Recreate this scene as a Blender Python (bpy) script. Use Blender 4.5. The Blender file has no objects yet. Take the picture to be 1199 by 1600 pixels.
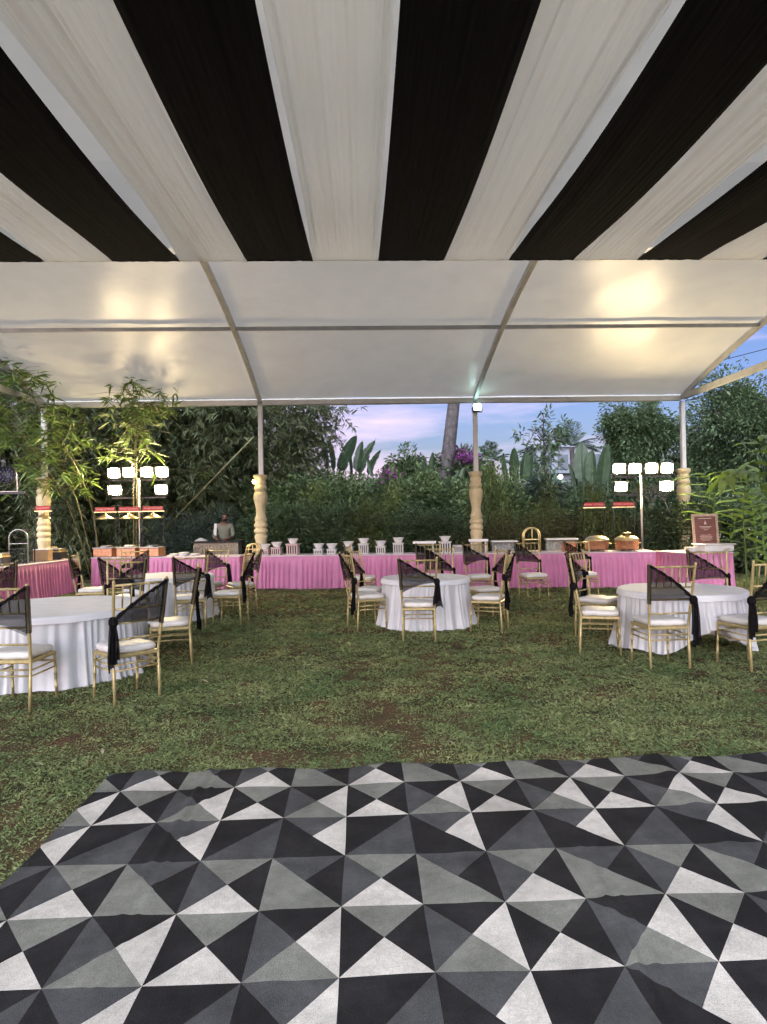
import bpy, math, random
import numpy as np
from mathutils import Vector, Matrix, Euler

random.seed(7); rng = np.random.default_rng(7)
SC = bpy.context.scene
COL = SC.collection
PI = math.pi
R = math.radians

# ------------------------------------------------------------------ camera
H = 1.5; FPX = 1000.0; CX, CY = 599.5, 800.0
yaw, pitch, roll = R(2.0), R(0.69), R(1.0)
fw = Vector((math.sin(yaw)*math.cos(pitch), math.cos(yaw)*math.cos(pitch), math.sin(pitch)))
r0 = Vector((math.cos(yaw), -math.sin(yaw), 0)); u0 = r0.cross(fw)
cR = r0*math.cos(roll) - u0*math.sin(roll); cU = r0*math.sin(roll) + u0*math.cos(roll)
cam = bpy.data.cameras.new('camera'); cam.sensor_fit = 'VERTICAL'; cam.sensor_height = 36; cam.sensor_width = 27
cam.lens = 36*FPX/1600; cam.clip_start = .05; cam.clip_end = 2000
camo = bpy.data.objects.new('camera', cam); COL.objects.link(camo)
camo.matrix_world = Matrix(((cR.x, cU.x, -fw.x, 0), (cR.y, cU.y, -fw.y, 0), (cR.z, cU.z, -fw.z, H), (0, 0, 0, 1)))
SC.camera = camo

def at(px, py, Y):                 # the point at world depth Y seen at a pixel of the photograph
    d = fw + cR*((px-CX)/FPX) - cU*((py-CY)/FPX)
    return Vector((0, 0, H)) + d*(Y/d.y)

# ------------------------------------------------------------------ world, sun, exposure
SUN_EL, SUN_AZ = R(4.0), R(200.0)      # after-glow low behind the camera
W = bpy.data.worlds.new('World'); SC.world = W; W.use_nodes = True
nt = W.node_tree; nt.nodes.clear()
def N(t, typ, **k):
    n = t.nodes.new(typ)
    for a, b in k.items(): setattr(n, a, b)
    return n
sky = N(nt, 'ShaderNodeTexSky', sky_type='NISHITA', sun_disc=False, sun_elevation=SUN_EL, sun_rotation=SUN_AZ, altitude=50, air_density=1.0, dust_density=1.6, ozone_density=3.0)
tc = N(nt, 'ShaderNodeTexCoord'); mp = N(nt, 'ShaderNodeMapping'); mp.inputs['Scale'].default_value = (1.6, 1.6, 9.0); mp.inputs['Location'].default_value = (4.85, 2.05, 1.15)
nz = N(nt, 'ShaderNodeTexNoise'); nz.inputs['Scale'].default_value = 1.5; nz.inputs['Detail'].default_value = 6; nz.inputs['Roughness'].default_value = .55
cr = N(nt, 'ShaderNodeValToRGB'); cr.color_ramp.elements[0].position = .47; cr.color_ramp.elements[1].position = .70
tint = N(nt, 'ShaderNodeMix', data_type='RGBA', blend_type='MULTIPLY'); tint.inputs[0].default_value = 1; tint.inputs[7].default_value = (1.38, 1.0, 1.30, 1)
mx = N(nt, 'ShaderNodeMix', data_type='RGBA'); mx.inputs[7].default_value = (5.2, 3.9, 5.0, 1)
sc_ = N(nt, 'ShaderNodeMath', operation='MULTIPLY'); sc_.inputs[1].default_value = .72
bg = N(nt, 'ShaderNodeBackground'); bg.inputs['Strength'].default_value = 0.082
wo = N(nt, 'ShaderNodeOutputWorld')
L = nt.links.new
L(tc.outputs['Generated'], mp.inputs[0]); L(mp.outputs[0], nz.inputs['Vector']); L(nz.outputs['Fac'], cr.inputs[0])
L(sky.outputs[0], tint.inputs[6]); L(tint.outputs[2], mx.inputs[6]); L(cr.outputs[0], sc_.inputs[0]); L(sc_.outputs[0], mx.inputs[0])
L(mx.outputs[2], bg.inputs[0]); L(bg.outputs[0], wo.inputs[0])

sun = bpy.data.lights.new('sun', 'SUN'); sun.energy = 2.3; sun.angle = R(80); sun.color = (.86, .91, 1.0)
suno = bpy.data.objects.new('sun', sun); COL.objects.link(suno)
# soft dusk glow coming in under the open front of the tent, from behind the camera
sd = Vector((.25, 1.0, -.60)).normalized()
suno.rotation_euler = sd.to_track_quat('-Z', 'Y').to_euler(); suno.location = (-3, -12, 9)
SC.view_settings.view_transform = 'Standard'; SC.view_settings.look = 'None'
SC.view_settings.exposure = 1.75; SC.view_settings.gamma = 1
SC.render.engine = 'CYCLES'
cy = SC.cycles; cy.max_bounces = 5; cy.diffuse_bounces = 3; cy.glossy_bounces = 2; cy.transmission_bounces = 2; cy.transparent_max_bounces = 10
cy.caustics_reflective = False; cy.caustics_refractive = False; cy.use_adaptive_sampling = True; cy.adaptive_threshold = .045; cy.adaptive_min_samples = 12
cy.use_denoising = True; cy.sample_clamp_indirect = 6

# ------------------------------------------------------------------ materials
MATS = {}
def mat(name, col, rough=.6, metal=0, var=0.0, vscale=8.0, bump=0.0, bscale=40.0, trans=0.0, tcol=None, alpha=1.0, emit=0, ecol=None,
        island=0.0, spec=.5, sheen=0, col2=None, stretch=None, detail=4, coat=0, dirt=0):
    if name in MATS: return MATS[name]
    m = bpy.data.materials.new(name); m.use_nodes = True; MATS[name] = m
    t = m.node_tree; p = t.nodes['Principled BSDF']; out = t.nodes['Material Output']
    l = t.links.new
    p.inputs['Base Color'].default_value = (*col, 1); p.inputs['Roughness'].default_value = rough; p.inputs['Metallic'].default_value = metal
    p.inputs['Specular IOR Level'].default_value = spec
    if sheen: p.inputs['Sheen Weight'].default_value = sheen
    if coat: p.inputs['Coat Weight'].default_value = coat; p.inputs['Coat Roughness'].default_value = .3
    if emit:
        p.inputs['Emission Color'].default_value = (*(ecol or col), 1); p.inputs['Emission Strength'].default_value = emit
    csock = None
    if var or bump or col2:
        tcn = N(t, 'ShaderNodeTexCoord'); vec = tcn.outputs['Object']
        if stretch:
            mpn = N(t, 'ShaderNodeMapping'); mpn.inputs['Scale'].default_value = stretch; l(vec, mpn.inputs[0]); vec = mpn.outputs[0]
    if var or col2:
        nn = N(t, 'ShaderNodeTexNoise'); nn.inputs['Scale'].default_value = vscale; nn.inputs['Detail'].default_value = detail; l(vec, nn.inputs['Vector'])
        rp = N(t, 'ShaderNodeValToRGB'); rp.color_ramp.elements[0].position = .32; rp.color_ramp.elements[1].position = .68
        c2 = col2 or tuple(min(1, c*(1+var)) for c in col); c1 = col if col2 else tuple(c*(1-var) for c in col)
        rp.color_ramp.elements[0].color = (*c1, 1); rp.color_ramp.elements[1].color = (*c2, 1)
        l(nn.outputs['Fac'], rp.inputs[0]); csock = rp.outputs[0]
    if island:
        ge = N(t, 'ShaderNodeNewGeometry'); hs = N(t, 'ShaderNodeHueSaturation')
        mr = N(t, 'ShaderNodeMapRange'); mr.inputs['To Min'].default_value = 1-island; mr.inputs['To Max'].default_value = 1+island
        l(ge.outputs['Random Per Island'], mr.inputs['Value']); l(mr.outputs[0], hs.inputs['Value'])
        mh = N(t, 'ShaderNodeMath', operation='MULTIPLY'); mh.inputs[1].default_value = 7.31
        fr = N(t, 'ShaderNodeMath', operation='FRACT'); mr2 = N(t, 'ShaderNodeMapRange'); mr2.inputs['To Min'].default_value = .475; mr2.inputs['To Max'].default_value = .515
        l(ge.outputs['Random Per Island'], mh.inputs[0]); l(mh.outputs[0], fr.inputs[0]); l(fr.outputs[0], mr2.inputs['Value']); l(mr2.outputs[0], hs.inputs['Hue'])
        hs.inputs['Color'].default_value = (*col, 1)
        if csock: l(csock, hs.inputs['Color'])
        csock = hs.outputs[0]
    if dirt:
        cur = csock
        for sc_n, lo_, hi_, rough_ in ((2.3, 1-dirt, 1.06, .7), (190, 1-dirt*.55, 1+dirt*.45, .5), (38, 1-dirt*.4, 1+dirt*.15, .65)):
            dn = N(t, 'ShaderNodeTexNoise'); dn.inputs['Scale'].default_value = sc_n; dn.inputs['Detail'].default_value = 5; dn.inputs['Roughness'].default_value = rough_
            l(vec, dn.inputs['Vector']); dr = N(t, 'ShaderNodeMapRange'); dr.inputs['From Min'].default_value = .33; dr.inputs['From Max'].default_value = .62
            dr.inputs['To Min'].default_value = lo_; dr.inputs['To Max'].default_value = hi_; l(dn.outputs['Fac'], dr.inputs['Value'])
            mm = N(t, 'ShaderNodeVectorMath', operation='SCALE'); l(cur, mm.inputs[0]); l(dr.outputs[0], mm.inputs['Scale']); cur = mm.outputs[0]
        csock = cur
    if csock: l(csock, p.inputs['Base Color'])
    if bump:
        bn = N(t, 'ShaderNodeTexNoise'); bn.inputs['Scale'].default_value = bscale; bn.inputs['Detail'].default_value = 3; l(vec, bn.inputs['Vector'])
        bp = N(t, 'ShaderNodeBump'); bp.inputs['Strength'].default_value = bump; bp.inputs['Distance'].default_value = .01
        l(bn.outputs['Fac'], bp.inputs['Height']); l(bp.outputs[0], p.inputs['Normal'])
    surf = p.outputs[0]
    if trans:
        tr = N(t, 'ShaderNodeBsdfTranslucent'); tr.inputs[0].default_value = (*(tcol or col), 1)
        if csock and not tcol: l(csock, tr.inputs[0])
        ms = N(t, 'ShaderNodeMixShader'); ms.inputs[0].default_value = trans; l(surf, ms.inputs[1]); l(tr.outputs[0], ms.inputs[2]); surf = ms.outputs[0]
    if alpha < 1:
        tp = N(t, 'ShaderNodeBsdfTransparent'); ms = N(t, 'ShaderNodeMixShader'); ms.inputs[0].default_value = alpha
        l(tp.outputs[0], ms.inputs[1]); l(surf, ms.inputs[2]); surf = ms.outputs[0]
    l(surf, out.inputs[0])
    return m

M_soil = mat('lawn_soil', (.14, .078, .048), 1.0, col2=(.055, .060, .028), vscale=2.2, bump=1.0, bscale=55, detail=12, spec=.1)
M_grass = mat('grass_blades', (.140, .210, .082), .6, trans=.25, island=.42, spec=.3, col2=(.285, .325, .140), vscale=1.4, detail=9)
M_roof = mat('tent_pvc', (.76, .745, .66), .34, trans=.25, tcol=(.84, .82, .68), var=.045, vscale=2.2, bump=.22, bscale=7, detail=9, spec=.26)
M_metal = mat('tent_frame_paint', (.47, .48, .50), .5, var=.10, vscale=5)
M_pole = mat('tent_pole_paint', (.70, .71, .70), .45, var=.06, vscale=6)
M_dwhite = mat('white_drape_cloth', (.90, .88, .83), .9, trans=.86, tcol=(.985, .97, .93), var=.09, vscale=3, stretch=(22, .35, 22), sheen=.2, bump=.5, bscale=3)
M_dblack = mat('black_drape_cloth', (.0135, .0145, .0185), .95, spec=.05, var=.2, vscale=3, stretch=(22, .35, 22), bump=.4, bscale=3)
M_gold = mat('gold_chair_paint', (.46, .375, .175), .42, metal=.35, var=.16, vscale=30)
M_cush = mat('cushion_vinyl', (.72, .71, .67), .5, var=.05, vscale=14)
M_net = mat('black_net', (.012, .010, .011), .9, alpha=.60, spec=.1, var=.3, vscale=20)
M_netd = mat('black_net_bunched', (.008, .007, .008), .9, alpha=.95, spec=.1, bump=.6, bscale=60)
M_cloth = mat('white_satin', (.76, .78, .80), .55, trans=.16, var=.03, vscale=6, sheen=.2)
M_topper = mat('white_table_cover', (.78, .80, .82), .75, var=.04, vscale=7, bump=.35, bscale=6)
M_pink = mat('pink_satin', (.70, .255, .46), .45, var=.08, vscale=3, trans=.12, sheen=.3)
M_ptop = mat('pale_table_top', (.68, .60, .62), .6, var=.06)
M_pillar = mat('cream_pillar_paint', (.66, .56, .33), .5, var=.10, vscale=5, bump=.15, bscale=20)
M_white = mat('white_ceramic', (.80, .80, .79), .25)
M_wood = mat('white_carved_wood', (.66, .64, .62), .6, var=.06)
M_wpink = mat('pinkish_carved_wood', (.62, .46, .44), .6, var=.08)
M_dark = mat('dark_recess', (.03, .03, .032), .8)
M_copper = mat('hammered_copper', (.60, .29, .16), .42, metal=.7, var=.2, vscale=26, bump=.9, bscale=55)
M_brass = mat('brass_lid', (.75, .62, .30), .28, metal=.9, var=.12)
M_blackm = mat('black_metal', (.02, .02, .022), .45)
M_steel = mat('galvanised_steel', (.42, .41, .39), .4, metal=.7, var=.1)
M_red = mat('red_sign', (.42, .02, .02), .5)
M_redl = mat('pale_red_lettering', (.95, .45, .38), .6)
M_glass = mat('clear_acrylic', (.8, .85, .85), .08, alpha=.25)
M_orange = mat('orange_box', (.62, .22, .10), .6, var=.15)
M_carton = mat('brown_carton', (.35, .22, .11), .8, var=.12)
M_menu = mat('maroon_board', (.17, .055, .035), .5, var=.2)
M_frame = mat('patterned_frame', (.33, .20, .13), .6, col2=(.62, .48, .36), vscale=45)
M_print = mat('pale_print', (.62, .50, .42), .7)
M_lampw = mat('flood_lamp_glass', (1, .86, .60), .4, emit=95, ecol=(1.0, .76, .42))
M_led = mat('led_lamp_glass', (.8, 1, .95), .4, emit=9, ecol=(.62, 1.0, .92))
M_bulb = mat('small_yellow_bulb', (1, .9, .3), .4, emit=12, ecol=(1.0, .85, .25))
M_gl = mat('garden_lamp_glass', (1, 1, .95), .4, emit=9, ecol=(.95, 1, .95))
M_skin = mat('skin', (.20, .105, .065), .55)
M_hair = mat('hair', (.012, .010, .009), .6)
M_shirt = mat('grey_green_shirt', (.20, .22, .17), .8, var=.1)
M_trou = mat('dark_trousers', (.03, .03, .035), .8)
M_counter = mat('woven_counter', (.30, .26, .19), .6, var=.5, vscale=30)
M_bark = mat('bark', (.085, .075, .075), .9, var=.35, vscale=7, bump=1, bscale=14)
M_bark2 = mat('pale_bark', (.22, .19, .15), .85, var=.3, vscale=9, bump=.6)
M_culm = mat('bamboo_culm', (.20, .19, .085), .45, var=.25, vscale=6)
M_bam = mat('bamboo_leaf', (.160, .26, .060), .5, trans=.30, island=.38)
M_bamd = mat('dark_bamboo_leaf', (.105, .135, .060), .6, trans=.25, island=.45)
M_leafd = mat('dark_leaf', (.090, .145, .065), .55, trans=.25, island=.5)
M_leafm = mat('mid_leaf', (.125, .190, .075), .5, trans=.25, island=.5)
M_leafl = mat('light_leaf', (.14, .19, .055), .5, trans=.3, island=.4)
M_leafy = mat('yellowish_leaf', (.125, .135, .050), .6, trans=.2, island=.5)
M_leafb = mat('bluish_leaf', (.09, .135, .10), .5, trans=.2, island=.4)
M_banana = mat('banana_leaf', (.065, .11, .055), .4, trans=.3, var=.3, vscale=3)
M_ginger = mat('ginger_leaf', (.15, .25, .06), .4, trans=.35, var=.2, vscale=6)
M_magenta = mat('bougainvillea_bract', (.22, .045, .20), .6, trans=.3, island=.4)
M_dry = mat('dry_leaf', (.42, .38, .24), .8, var=.2)
M_fl = mat('small_white_flower', (.8, .8, .75), .7)
M_build = mat('far_plaster', (.26, .29, .34), .8, var=.05)
M_win = mat('far_window', (.08, .10, .13), .2)
M_cw = mat('carpet_white', (.64, .61, .55), .95, var=.11, vscale=6, bump=.5, bscale=300, spec=.1, detail=10, dirt=.28)
M_cg = mat('carpet_light_grey', (.225, .23, .20), .95, var=.14, vscale=6, bump=.5, bscale=300, spec=.1, detail=10, dirt=.28)
M_cd = mat('carpet_mid_grey', (.085, .087, .088), .95, var=.16, vscale=6, bump=.5, bscale=300, spec=.1, detail=10, dirt=.28)
M_ck = mat('carpet_black', (.025, .024, .025), .95, var=.25, vscale=6, bump=.5, bscale=300, spec=.1, detail=10, dirt=.28)

# ------------------------------------------------------------------ helpers
class MB:
    def __init__(s): s.v = []; s.f = []
    def add(s, vs, fs):
        o = len(s.v); s.v += [tuple(v) for v in vs]; s.f += [tuple(i+o for i in f) for f in fs]; return s
    def box(s, c, sz, rot=None, bev=0.0):
        hx, hy, hz = sz[0]/2, sz[1]/2, sz[2]/2
        if bev:
            b = min(bev, hx*.45, hy*.45, hz*.45); vs = []
            for z, i in ((-hz, b), (-hz+b, 0), (hz-b, 0), (hz, b)):
                x, y = hx-i, hy-i
                vs += [(-x+b, -y, z), (x-b, -y, z), (x, -y+b, z), (x, y-b, z), (x-b, y, z), (-x+b, y, z), (-x, y-b, z), (-x, -y+b, z)]
            fs = [tuple(range(7, -1, -1)), tuple(range(24, 32))]
            for k in range(3):
                for i in range(8): fs.append((k*8+i, k*8+(i+1) % 8, k*8+8+(i+1) % 8, k*8+8+i))
        else:
            vs = [(x, y, z) for z in (-hz, hz) for x, y in ((-hx, -hy), (hx, -hy), (hx, hy), (-hx, hy))]
            fs = [(3, 2, 1, 0), (4, 5, 6, 7), (0, 1, 5, 4), (1, 2, 6, 5), (2, 3, 7, 6), (3, 0, 4, 7)]
        mtx = Euler(rot).to_matrix() if rot else None
        vs = [(mtx @ Vector(v) if mtx else Vector(v)) + Vector(c) for v in vs]
        return s.add(vs, fs)
    def tube(s, pts, rad, n=8, cap=True, flat=None):
        pts = [Vector(p) for p in pts]; k = len(pts)
        if not hasattr(rad, '__len__'): rad = [rad]*k
        vs = []; prev = None
        for i, p in enumerate(pts):
            t = (pts[min(i+1, k-1)] - pts[max(i-1, 0)]).normalized()
            a = prev if prev else (Vector((0, 0, 1)) if abs(t.z) < .9 else Vector((1, 0, 0)))
            x = (a - t*a.dot(t)).normalized(); y = t.cross(x); prev = x
            for j in range(n):
                an = 2*PI*j/n; vs.append(p + (x*math.cos(an) + y*math.sin(an)*(flat or 1))*rad[i])
        fs = []
        for i in range(k-1):
            for j in range(n): fs.append((i*n+j, i*n+(j+1) % n, (i+1)*n+(j+1) % n, (i+1)*n+j))
        if cap: fs += [tuple(range(n-1, -1, -1)), tuple(range((k-1)*n, k*n))]
        return s.add(vs, fs)
    def lathe(s, prof, n=24, c=(0, 0, 0), sx=1, sy=1, sq=1.0):
        vs = []
        for r, z in prof:
            for j in range(n):
                a = 2*PI*j/n; ca, sa = math.cos(a), math.sin(a)
                if sq != 1: ca = math.copysign(abs(ca)**sq, ca); sa = math.copysign(abs(sa)**sq, sa)
                vs.append((c[0]+r*ca*sx, c[1]+r*sa*sy, c[2]+z))
        fs = []
        for i in range(len(prof)-1):
            for j in range(n): fs.append((i*n+j, i*n+(j+1) % n, (i+1)*n+(j+1) % n, (i+1)*n+j))
        k = len(prof)
        if prof[0][0] > 1e-4: fs.append(tuple(range(n-1, -1, -1)))
        if prof[-1][0] > 1e-4: fs.append(tuple(range((k-1)*n, k*n)))
        return s.add(vs, fs)
    def grid(s, fn, nu, nv, closed_u=False):
        vs = [fn(i/nu, j/nv) for j in range(nv+1) for i in range(nu + (0 if closed_u else 1))]
        w = nu if closed_u else nu+1; fs = []
        for j in range(nv):
            for i in range(nu):
                a, b = i, (i+1) % w if closed_u else i+1
                fs.append((j*w+a, j*w+b, (j+1)*w+b, (j+1)*w+a))
        return s.add(vs, fs)
    def build(s, name, m, parent=None, smooth=False, loc=None):
        me = bpy.data.meshes.new(name); me.from_pydata(s.v, [], s.f); me.update()
        if m: me.materials.append(m)
        if smooth: me.polygons.foreach_set('use_smooth', [True]*len(me.polygons))
        o = bpy.data.objects.new(name, me); COL.objects.link(o)
        if parent: o.parent = parent
        if loc is not None: o.location = loc
        return o

def np_mesh(name, V, F, m, parent=None, smooth=False):     # V (n,3), F (k,3 or 4)
    me = bpy.data.meshes.new(name); k = F.shape[1]
    me.vertices.add(len(V)); me.vertices.foreach_set('co', np.asarray(V, np.float32).ravel())
    me.loops.add(F.size); me.loops.foreach_set('vertex_index', np.asarray(F, np.int32).ravel())
    me.polygons.add(len(F)); me.polygons.foreach_set('loop_start', np.arange(0, F.size, k, dtype=np.int32))
    me.polygons.foreach_set('loop_total', np.full(len(F), k, np.int32))
    me.update(calc_edges=True); me.materials.append(m)
    if smooth: me.polygons.foreach_set('use_smooth', np.ones(len(F), bool))
    o = bpy.data.objects.new(name, me); COL.objects.link(o)
    if parent: o.parent = parent
    return o

def tag(o, label=None, cat=None, group=None, kind=None):
    if label: o['label'] = label
    if cat: o['category'] = cat
    if group: o['group'] = group
    if kind: o['kind'] = kind
    return o
def empty(name, loc=(0, 0, 0), rz=0, **k):
    o = bpy.data.objects.new(name, None); COL.objects.link(o); o.location = loc; o.rotation_euler = (0, 0, rz); o.empty_display_size = .2
    return tag(o, **k)
KIDS = {}
def kids(o): return [c for c in bpy.data.objects if c.parent == o]
def copy_tree(o, loc=None, rz=None, scale=None, parent=None, **k):
    if o.name not in KIDS: KIDS[o.name] = kids(o)
    c = o.copy(); COL.objects.link(c)
    if parent: c.parent = parent
    for ch in KIDS[o.name]: copy_tree(ch, parent=c)
    if loc is not None: c.location = loc
    if rz is not None: c.rotation_euler = (0, 0, rz)
    if scale is not None: c.scale = scale if hasattr(scale, '__len__') else (scale,)*3
    return tag(c, **k)

def unit(a): return a/np.maximum(np.linalg.norm(a, axis=1, keepdims=True), 1e-9)
def leaf_geo(P, D, Ln, Wd, fold=.25, droop=0.0):
    """kite leaves: two folded triangles each"""
    n = len(P); D = unit(D); up = rng.normal(size=(n, 3)); up[:, 2] += 1.2
    S = unit(np.cross(D, up)); U = np.cross(S, D)
    Ln = np.asarray(Ln)[:, None]; Wd = np.asarray(Wd)[:, None]
    mid = P + D*Ln*.42 + U*Wd*fold
    tip = P + D*Ln; tip[:, 2] -= droop*Ln[:, 0]
    V = np.stack([P, mid + S*Wd/2, tip, mid - S*Wd/2], 1).reshape(-1, 3)
    i = np.arange(n)[:, None]*4
    F = np.stack([i+np.array([[0, 1, 2]]), i+np.array([[0, 2, 3]])], 1).reshape(-1, 3)
    return V, F
def merge(parts):
    Vs, Fs, o = [], [], 0
    for V, F in parts: Vs.append(V); Fs.append(F+o); o += len(V)
    return np.concatenate(Vs), np.concatenate(Fs)

# ================================================================== SETTING: ground
g = MB(); g.grid(lambda u, v: ((u-.5)*900, (v-.5)*900, 0), 6, 6)
lawn = g.build('lawn', M_soil); tag(lawn, 'wide lawn with thin grass and bare earth patches', kind='structure')

BARE = [(.08, 4.85, .42, .16), (.28, 4.55, .25, .14), (-.35, 4.15, .5, .12), (-1.6, 10.6, 1.2, .5), (-.9, 12.6, 1.6, .5), (-2.2, 4.7, .5, .25), (-2.3, 7.6, .5, .4), (-.6, 13.6, 2.2, .35), (.1, 4.95, .15, .5)]
def vnoise(x, y, sc, seed):
    g_ = np.random.default_rng(seed).random((256, 256)); u, v = x/sc+60, y/sc+60; i, j = np.floor(u).astype(int), np.floor(v).astype(int); a, b = u-i, v-j
    a = a*a*(3-2*a); b = b*b*(3-2*b); i %= 255; j %= 255
    return g_[i, j]*(1-a)*(1-b)+g_[i+1, j]*a*(1-b)+g_[i, j+1]*(1-a)*b+g_[i+1, j+1]*a*b
def grass():
    parts = []
    for y0, y1, dens, ln in ((2.2, 5.0, 12500, .025), (5.0, 7.0, 7500, .030), (7.0, 10, 3800, .038), (10, 16.5, 1250, .060)):
        xa, xb = -.66*y1-.6, .68*y1+.6
        n = int((xb-xa)*(y1-y0)*dens)
        x = rng.uniform(xa, xb, n); y = rng.uniform(y0, y1, n)
        keep = (np.abs(x) < .70*y + .6)
        keep &= ~((x > -1.50) & (y < 3.86))
        # patchy cover
        f = .5+.25*np.sin(x*2.1+1.7*np.sin(y*1.3))+.25*np.sin(y*2.7+x*.8+2*np.sin(x*.9))
        cl = .5*vnoise(x, y, .11, 1)+.3*vnoise(x, y, .34, 2)+.2*vnoise(x, y, .9, 3)
        keep &= rng.random(n) < (.75+.25*f)*np.clip(.30+2.2*(cl-.25), .25, 1)
        for bx, by, rx, ry in BARE:
            q = ((x-bx)/rx)**2 + ((y-by)/ry)**2
            keep &= rng.random(n) < np.clip(.40+.60*(q-.35)/1.3, .40, 1)
        x, y, cl = x[keep], y[keep], cl[keep]; n = len(x)
        P = np.stack([x, y, np.full(n, .001)], 1)
        a = rng.uniform(0, 2*PI, n); D = np.stack([np.cos(a), np.sin(a), rng.uniform(.10, .9, n)], 1)
        l = ln*rng.uniform(.55, 1.35, n)*(.55+1.0*cl)
        parts.append(leaf_geo(P, D, l, l*rng.uniform(.17, .30, n), .2, .12))
    V, F = merge(parts)
    o = np_mesh('grass', V, F, M_grass); tag(o, 'short patchy green grass covering the lawn', 'grass', kind='stuff')
grass()

# ================================================================== TENT
TX = [-7.42, -2.36, 2.78, 7.86]; TY = 15.3
YC, YH = 7.5, 7.8; YN = YC-YH
tent = empty('marquee_tent', (0, 5, 0), label='large white arched marquee tent with metal frame and poles', cat='tent')
T0 = Vector((0, -5, 0))
def tb(mb, name, m, parent=tent, smooth=False): return mb.build(name, m, parent, smooth, loc=T0)
BR = [15.3, 12.2, 9.75, 7.5, 5.25, 2.8, YN]
from itertools import pairwise
def smooth_prof(y):
    # gentle arch through the profile points
    t = (y-YC)/YH; return 4.36 + 1.29*(1-t*t)
for xa, xb in pairwise(TX):
    for ya, yb in pairwise(BR):
        def fn(u, v, xa=xa, xb=xb, ya=ya, yb=yb):
            x = xa+(xb-xa)*u; y = ya+(yb-ya)*v
            e_ = min(u, 1-u)
            sag = -.05*math.sin(PI*u)*math.sin(PI*v) + .004*math.sin(x*5+y*3) + .010*math.exp(-e_*14)*math.sin(y*7+x)*math.sin(PI*v) + .006*math.sin(x*1.7+2*math.sin(y*.9))*math.sin(PI*u)
            return (x, y, smooth_prof(y)+.075+sag)
        tb(MB().grid(fn, 36, 22), 'roof_panel', M_roof, smooth=True)
for x in TX:
    m = MB(); ys = np.linspace(15.3, YN, 41)
    for side in (0,):
        pts = [(x, y, smooth_prof(y)) for y in ys]
        vs = []
        for (px_, py_, pz_) in pts: vs += [(x-.04, py_, pz_-.05), (x+.04, py_, pz_-.05), (x+.04, py_, pz_+.05), (x-.04, py_, pz_+.05)]
        fs = [(3, 2, 1, 0)]
        for i in range(len(pts)-1):
            for j in range(4): fs.append((i*4+j, i*4+(j+1) % 4, i*4+4+(j+1) % 4, i*4+4+j))
        k = len(pts)-1; fs.append((k*4, k*4+1, k*4+2, k*4+3)); m.add(vs, fs)
    tb(m, 'rafter', M_metal)
for y in (12.2, 9.75, 2.8):
    for xa, xb in pairwise(TX):
        tb(MB().box(((xa+xb)/2, y, smooth_prof(y)-.012), (xb-xa-.084, .05, .07)), 'purlin', M_metal)
for y in (15.3, YN):
    for xa, xb in pairwise(TX):
        tb(MB().box(((xa+xb)/2, y, 4.335), (xb-xa-.104, .10, .12), bev=.01), 'eave_beam', M_pole)
        tb(MB().grid(lambda u, v: (xa+(xb-xa)*u, y+math.copysign(.058, y-YC), 4.44-.16*v-.012*math.sin(u*PI)*v), 20, 2), 'eave_flap', M_roof)
for x in (TX[0], TX[-1]):
    tb(MB().box((x, YC, 4.36), (.09, 15.5, .13)), 'tie_beam', M_metal)
    tb(MB().box((x, YC, 5.0), (.07, .07, 1.15)), 'king_post', M_metal)
for x in TX:
    for y in (TY, YN):
        o = tb(MB().box((x, y, 2.13), (.105, .105, 4.26), bev=.01), 'pole', M_pole)
        tb(MB().box((x, y, .012), (.26, .26, .024)), 'base_plate', M_steel)
# thin guy rope outside the right gable
gr = tb(MB().tube([(7.9, 15.3, 4.25), (9.4, 12.0, 4.55), (10.6, 8.0, 5.2)], .008, 5), 'guy_rope', M_blackm)
gr2 = tb(MB().tube([(7.9, 14.2, 4.9), (9.2, 12.6, 5.05), (10.5, 10.2, 5.4)], .008, 5), 'guy_rope', M_blackm)

# ------------------------------------------------------------------ drapes
ORD = ['first', 'second', 'third', 'fourth', 'fifth', 'sixth', 'seventh', 'eighth', 'ninth', 'tenth']
def drape(k, x0, black):
    ph = rng.uniform(0, 6, 8); fr = rng.uniform(14, 60, 8)
    tilt = rng.uniform(-.03, .03); f2 = rng.uniform(4, 13, 5); p2 = rng.uniform(0, 6, 5)
    def fn(u, v):
        y = 9.72 - 6.9*v; t = math.sin(PI*v)
        hw = .505 - (.010 if black else .034)*t**.7
        s = 2*u-1
        x = x0 + s*hw
        z = 5.46 - .34*v - (.19 if black else .03)*t + tilt*s*t
        z += (.018 if black else .05)*t*(s*s*1.6)**2 * .5
        rip = sum(math.sin(fr[i]*s*(1.0)+ph[i]+.5*math.sin(v*3+i)) for i in range(8))/8
        fold = sum(math.sin(f2[i]*s+p2[i]+.35*math.sin(v*2.2+i)) for i in range(5))/5
        z += rip*(.012 if black else .030)*min(1, v*6+.12)*(1-.3*t) + fold*(.016 if black else .045)*min(1, v*4+.05)
        z += (.05 if black else .09)*max(0, abs(s)-.86)/.14*min(1, v*5)*(.6+.4*math.sin(v*5+p2[0]+s))
        if v == 0: z += .01*math.sin(s*9+k)
        return (x, y, z)
    root = empty('black_drape' if black else 'white_drape', (x0, 9.72, 5.46))
    o = MB().grid(fn, 130, 44).build('cloth', M_dblack if black else M_dwhite, root, True, loc=(-x0, -9.72, -5.46))
    hem = MB()
    hem.tube([(x0-.5+i*.1, 9.735, 5.475+.006*math.sin(i*2+k)) for i in range(11)], .016, 6)
    hem.build('hem', M_dblack if black else M_dwhite, root, True, loc=(-x0, -9.72, -5.46))
    return root
nb = nw = 0
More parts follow.
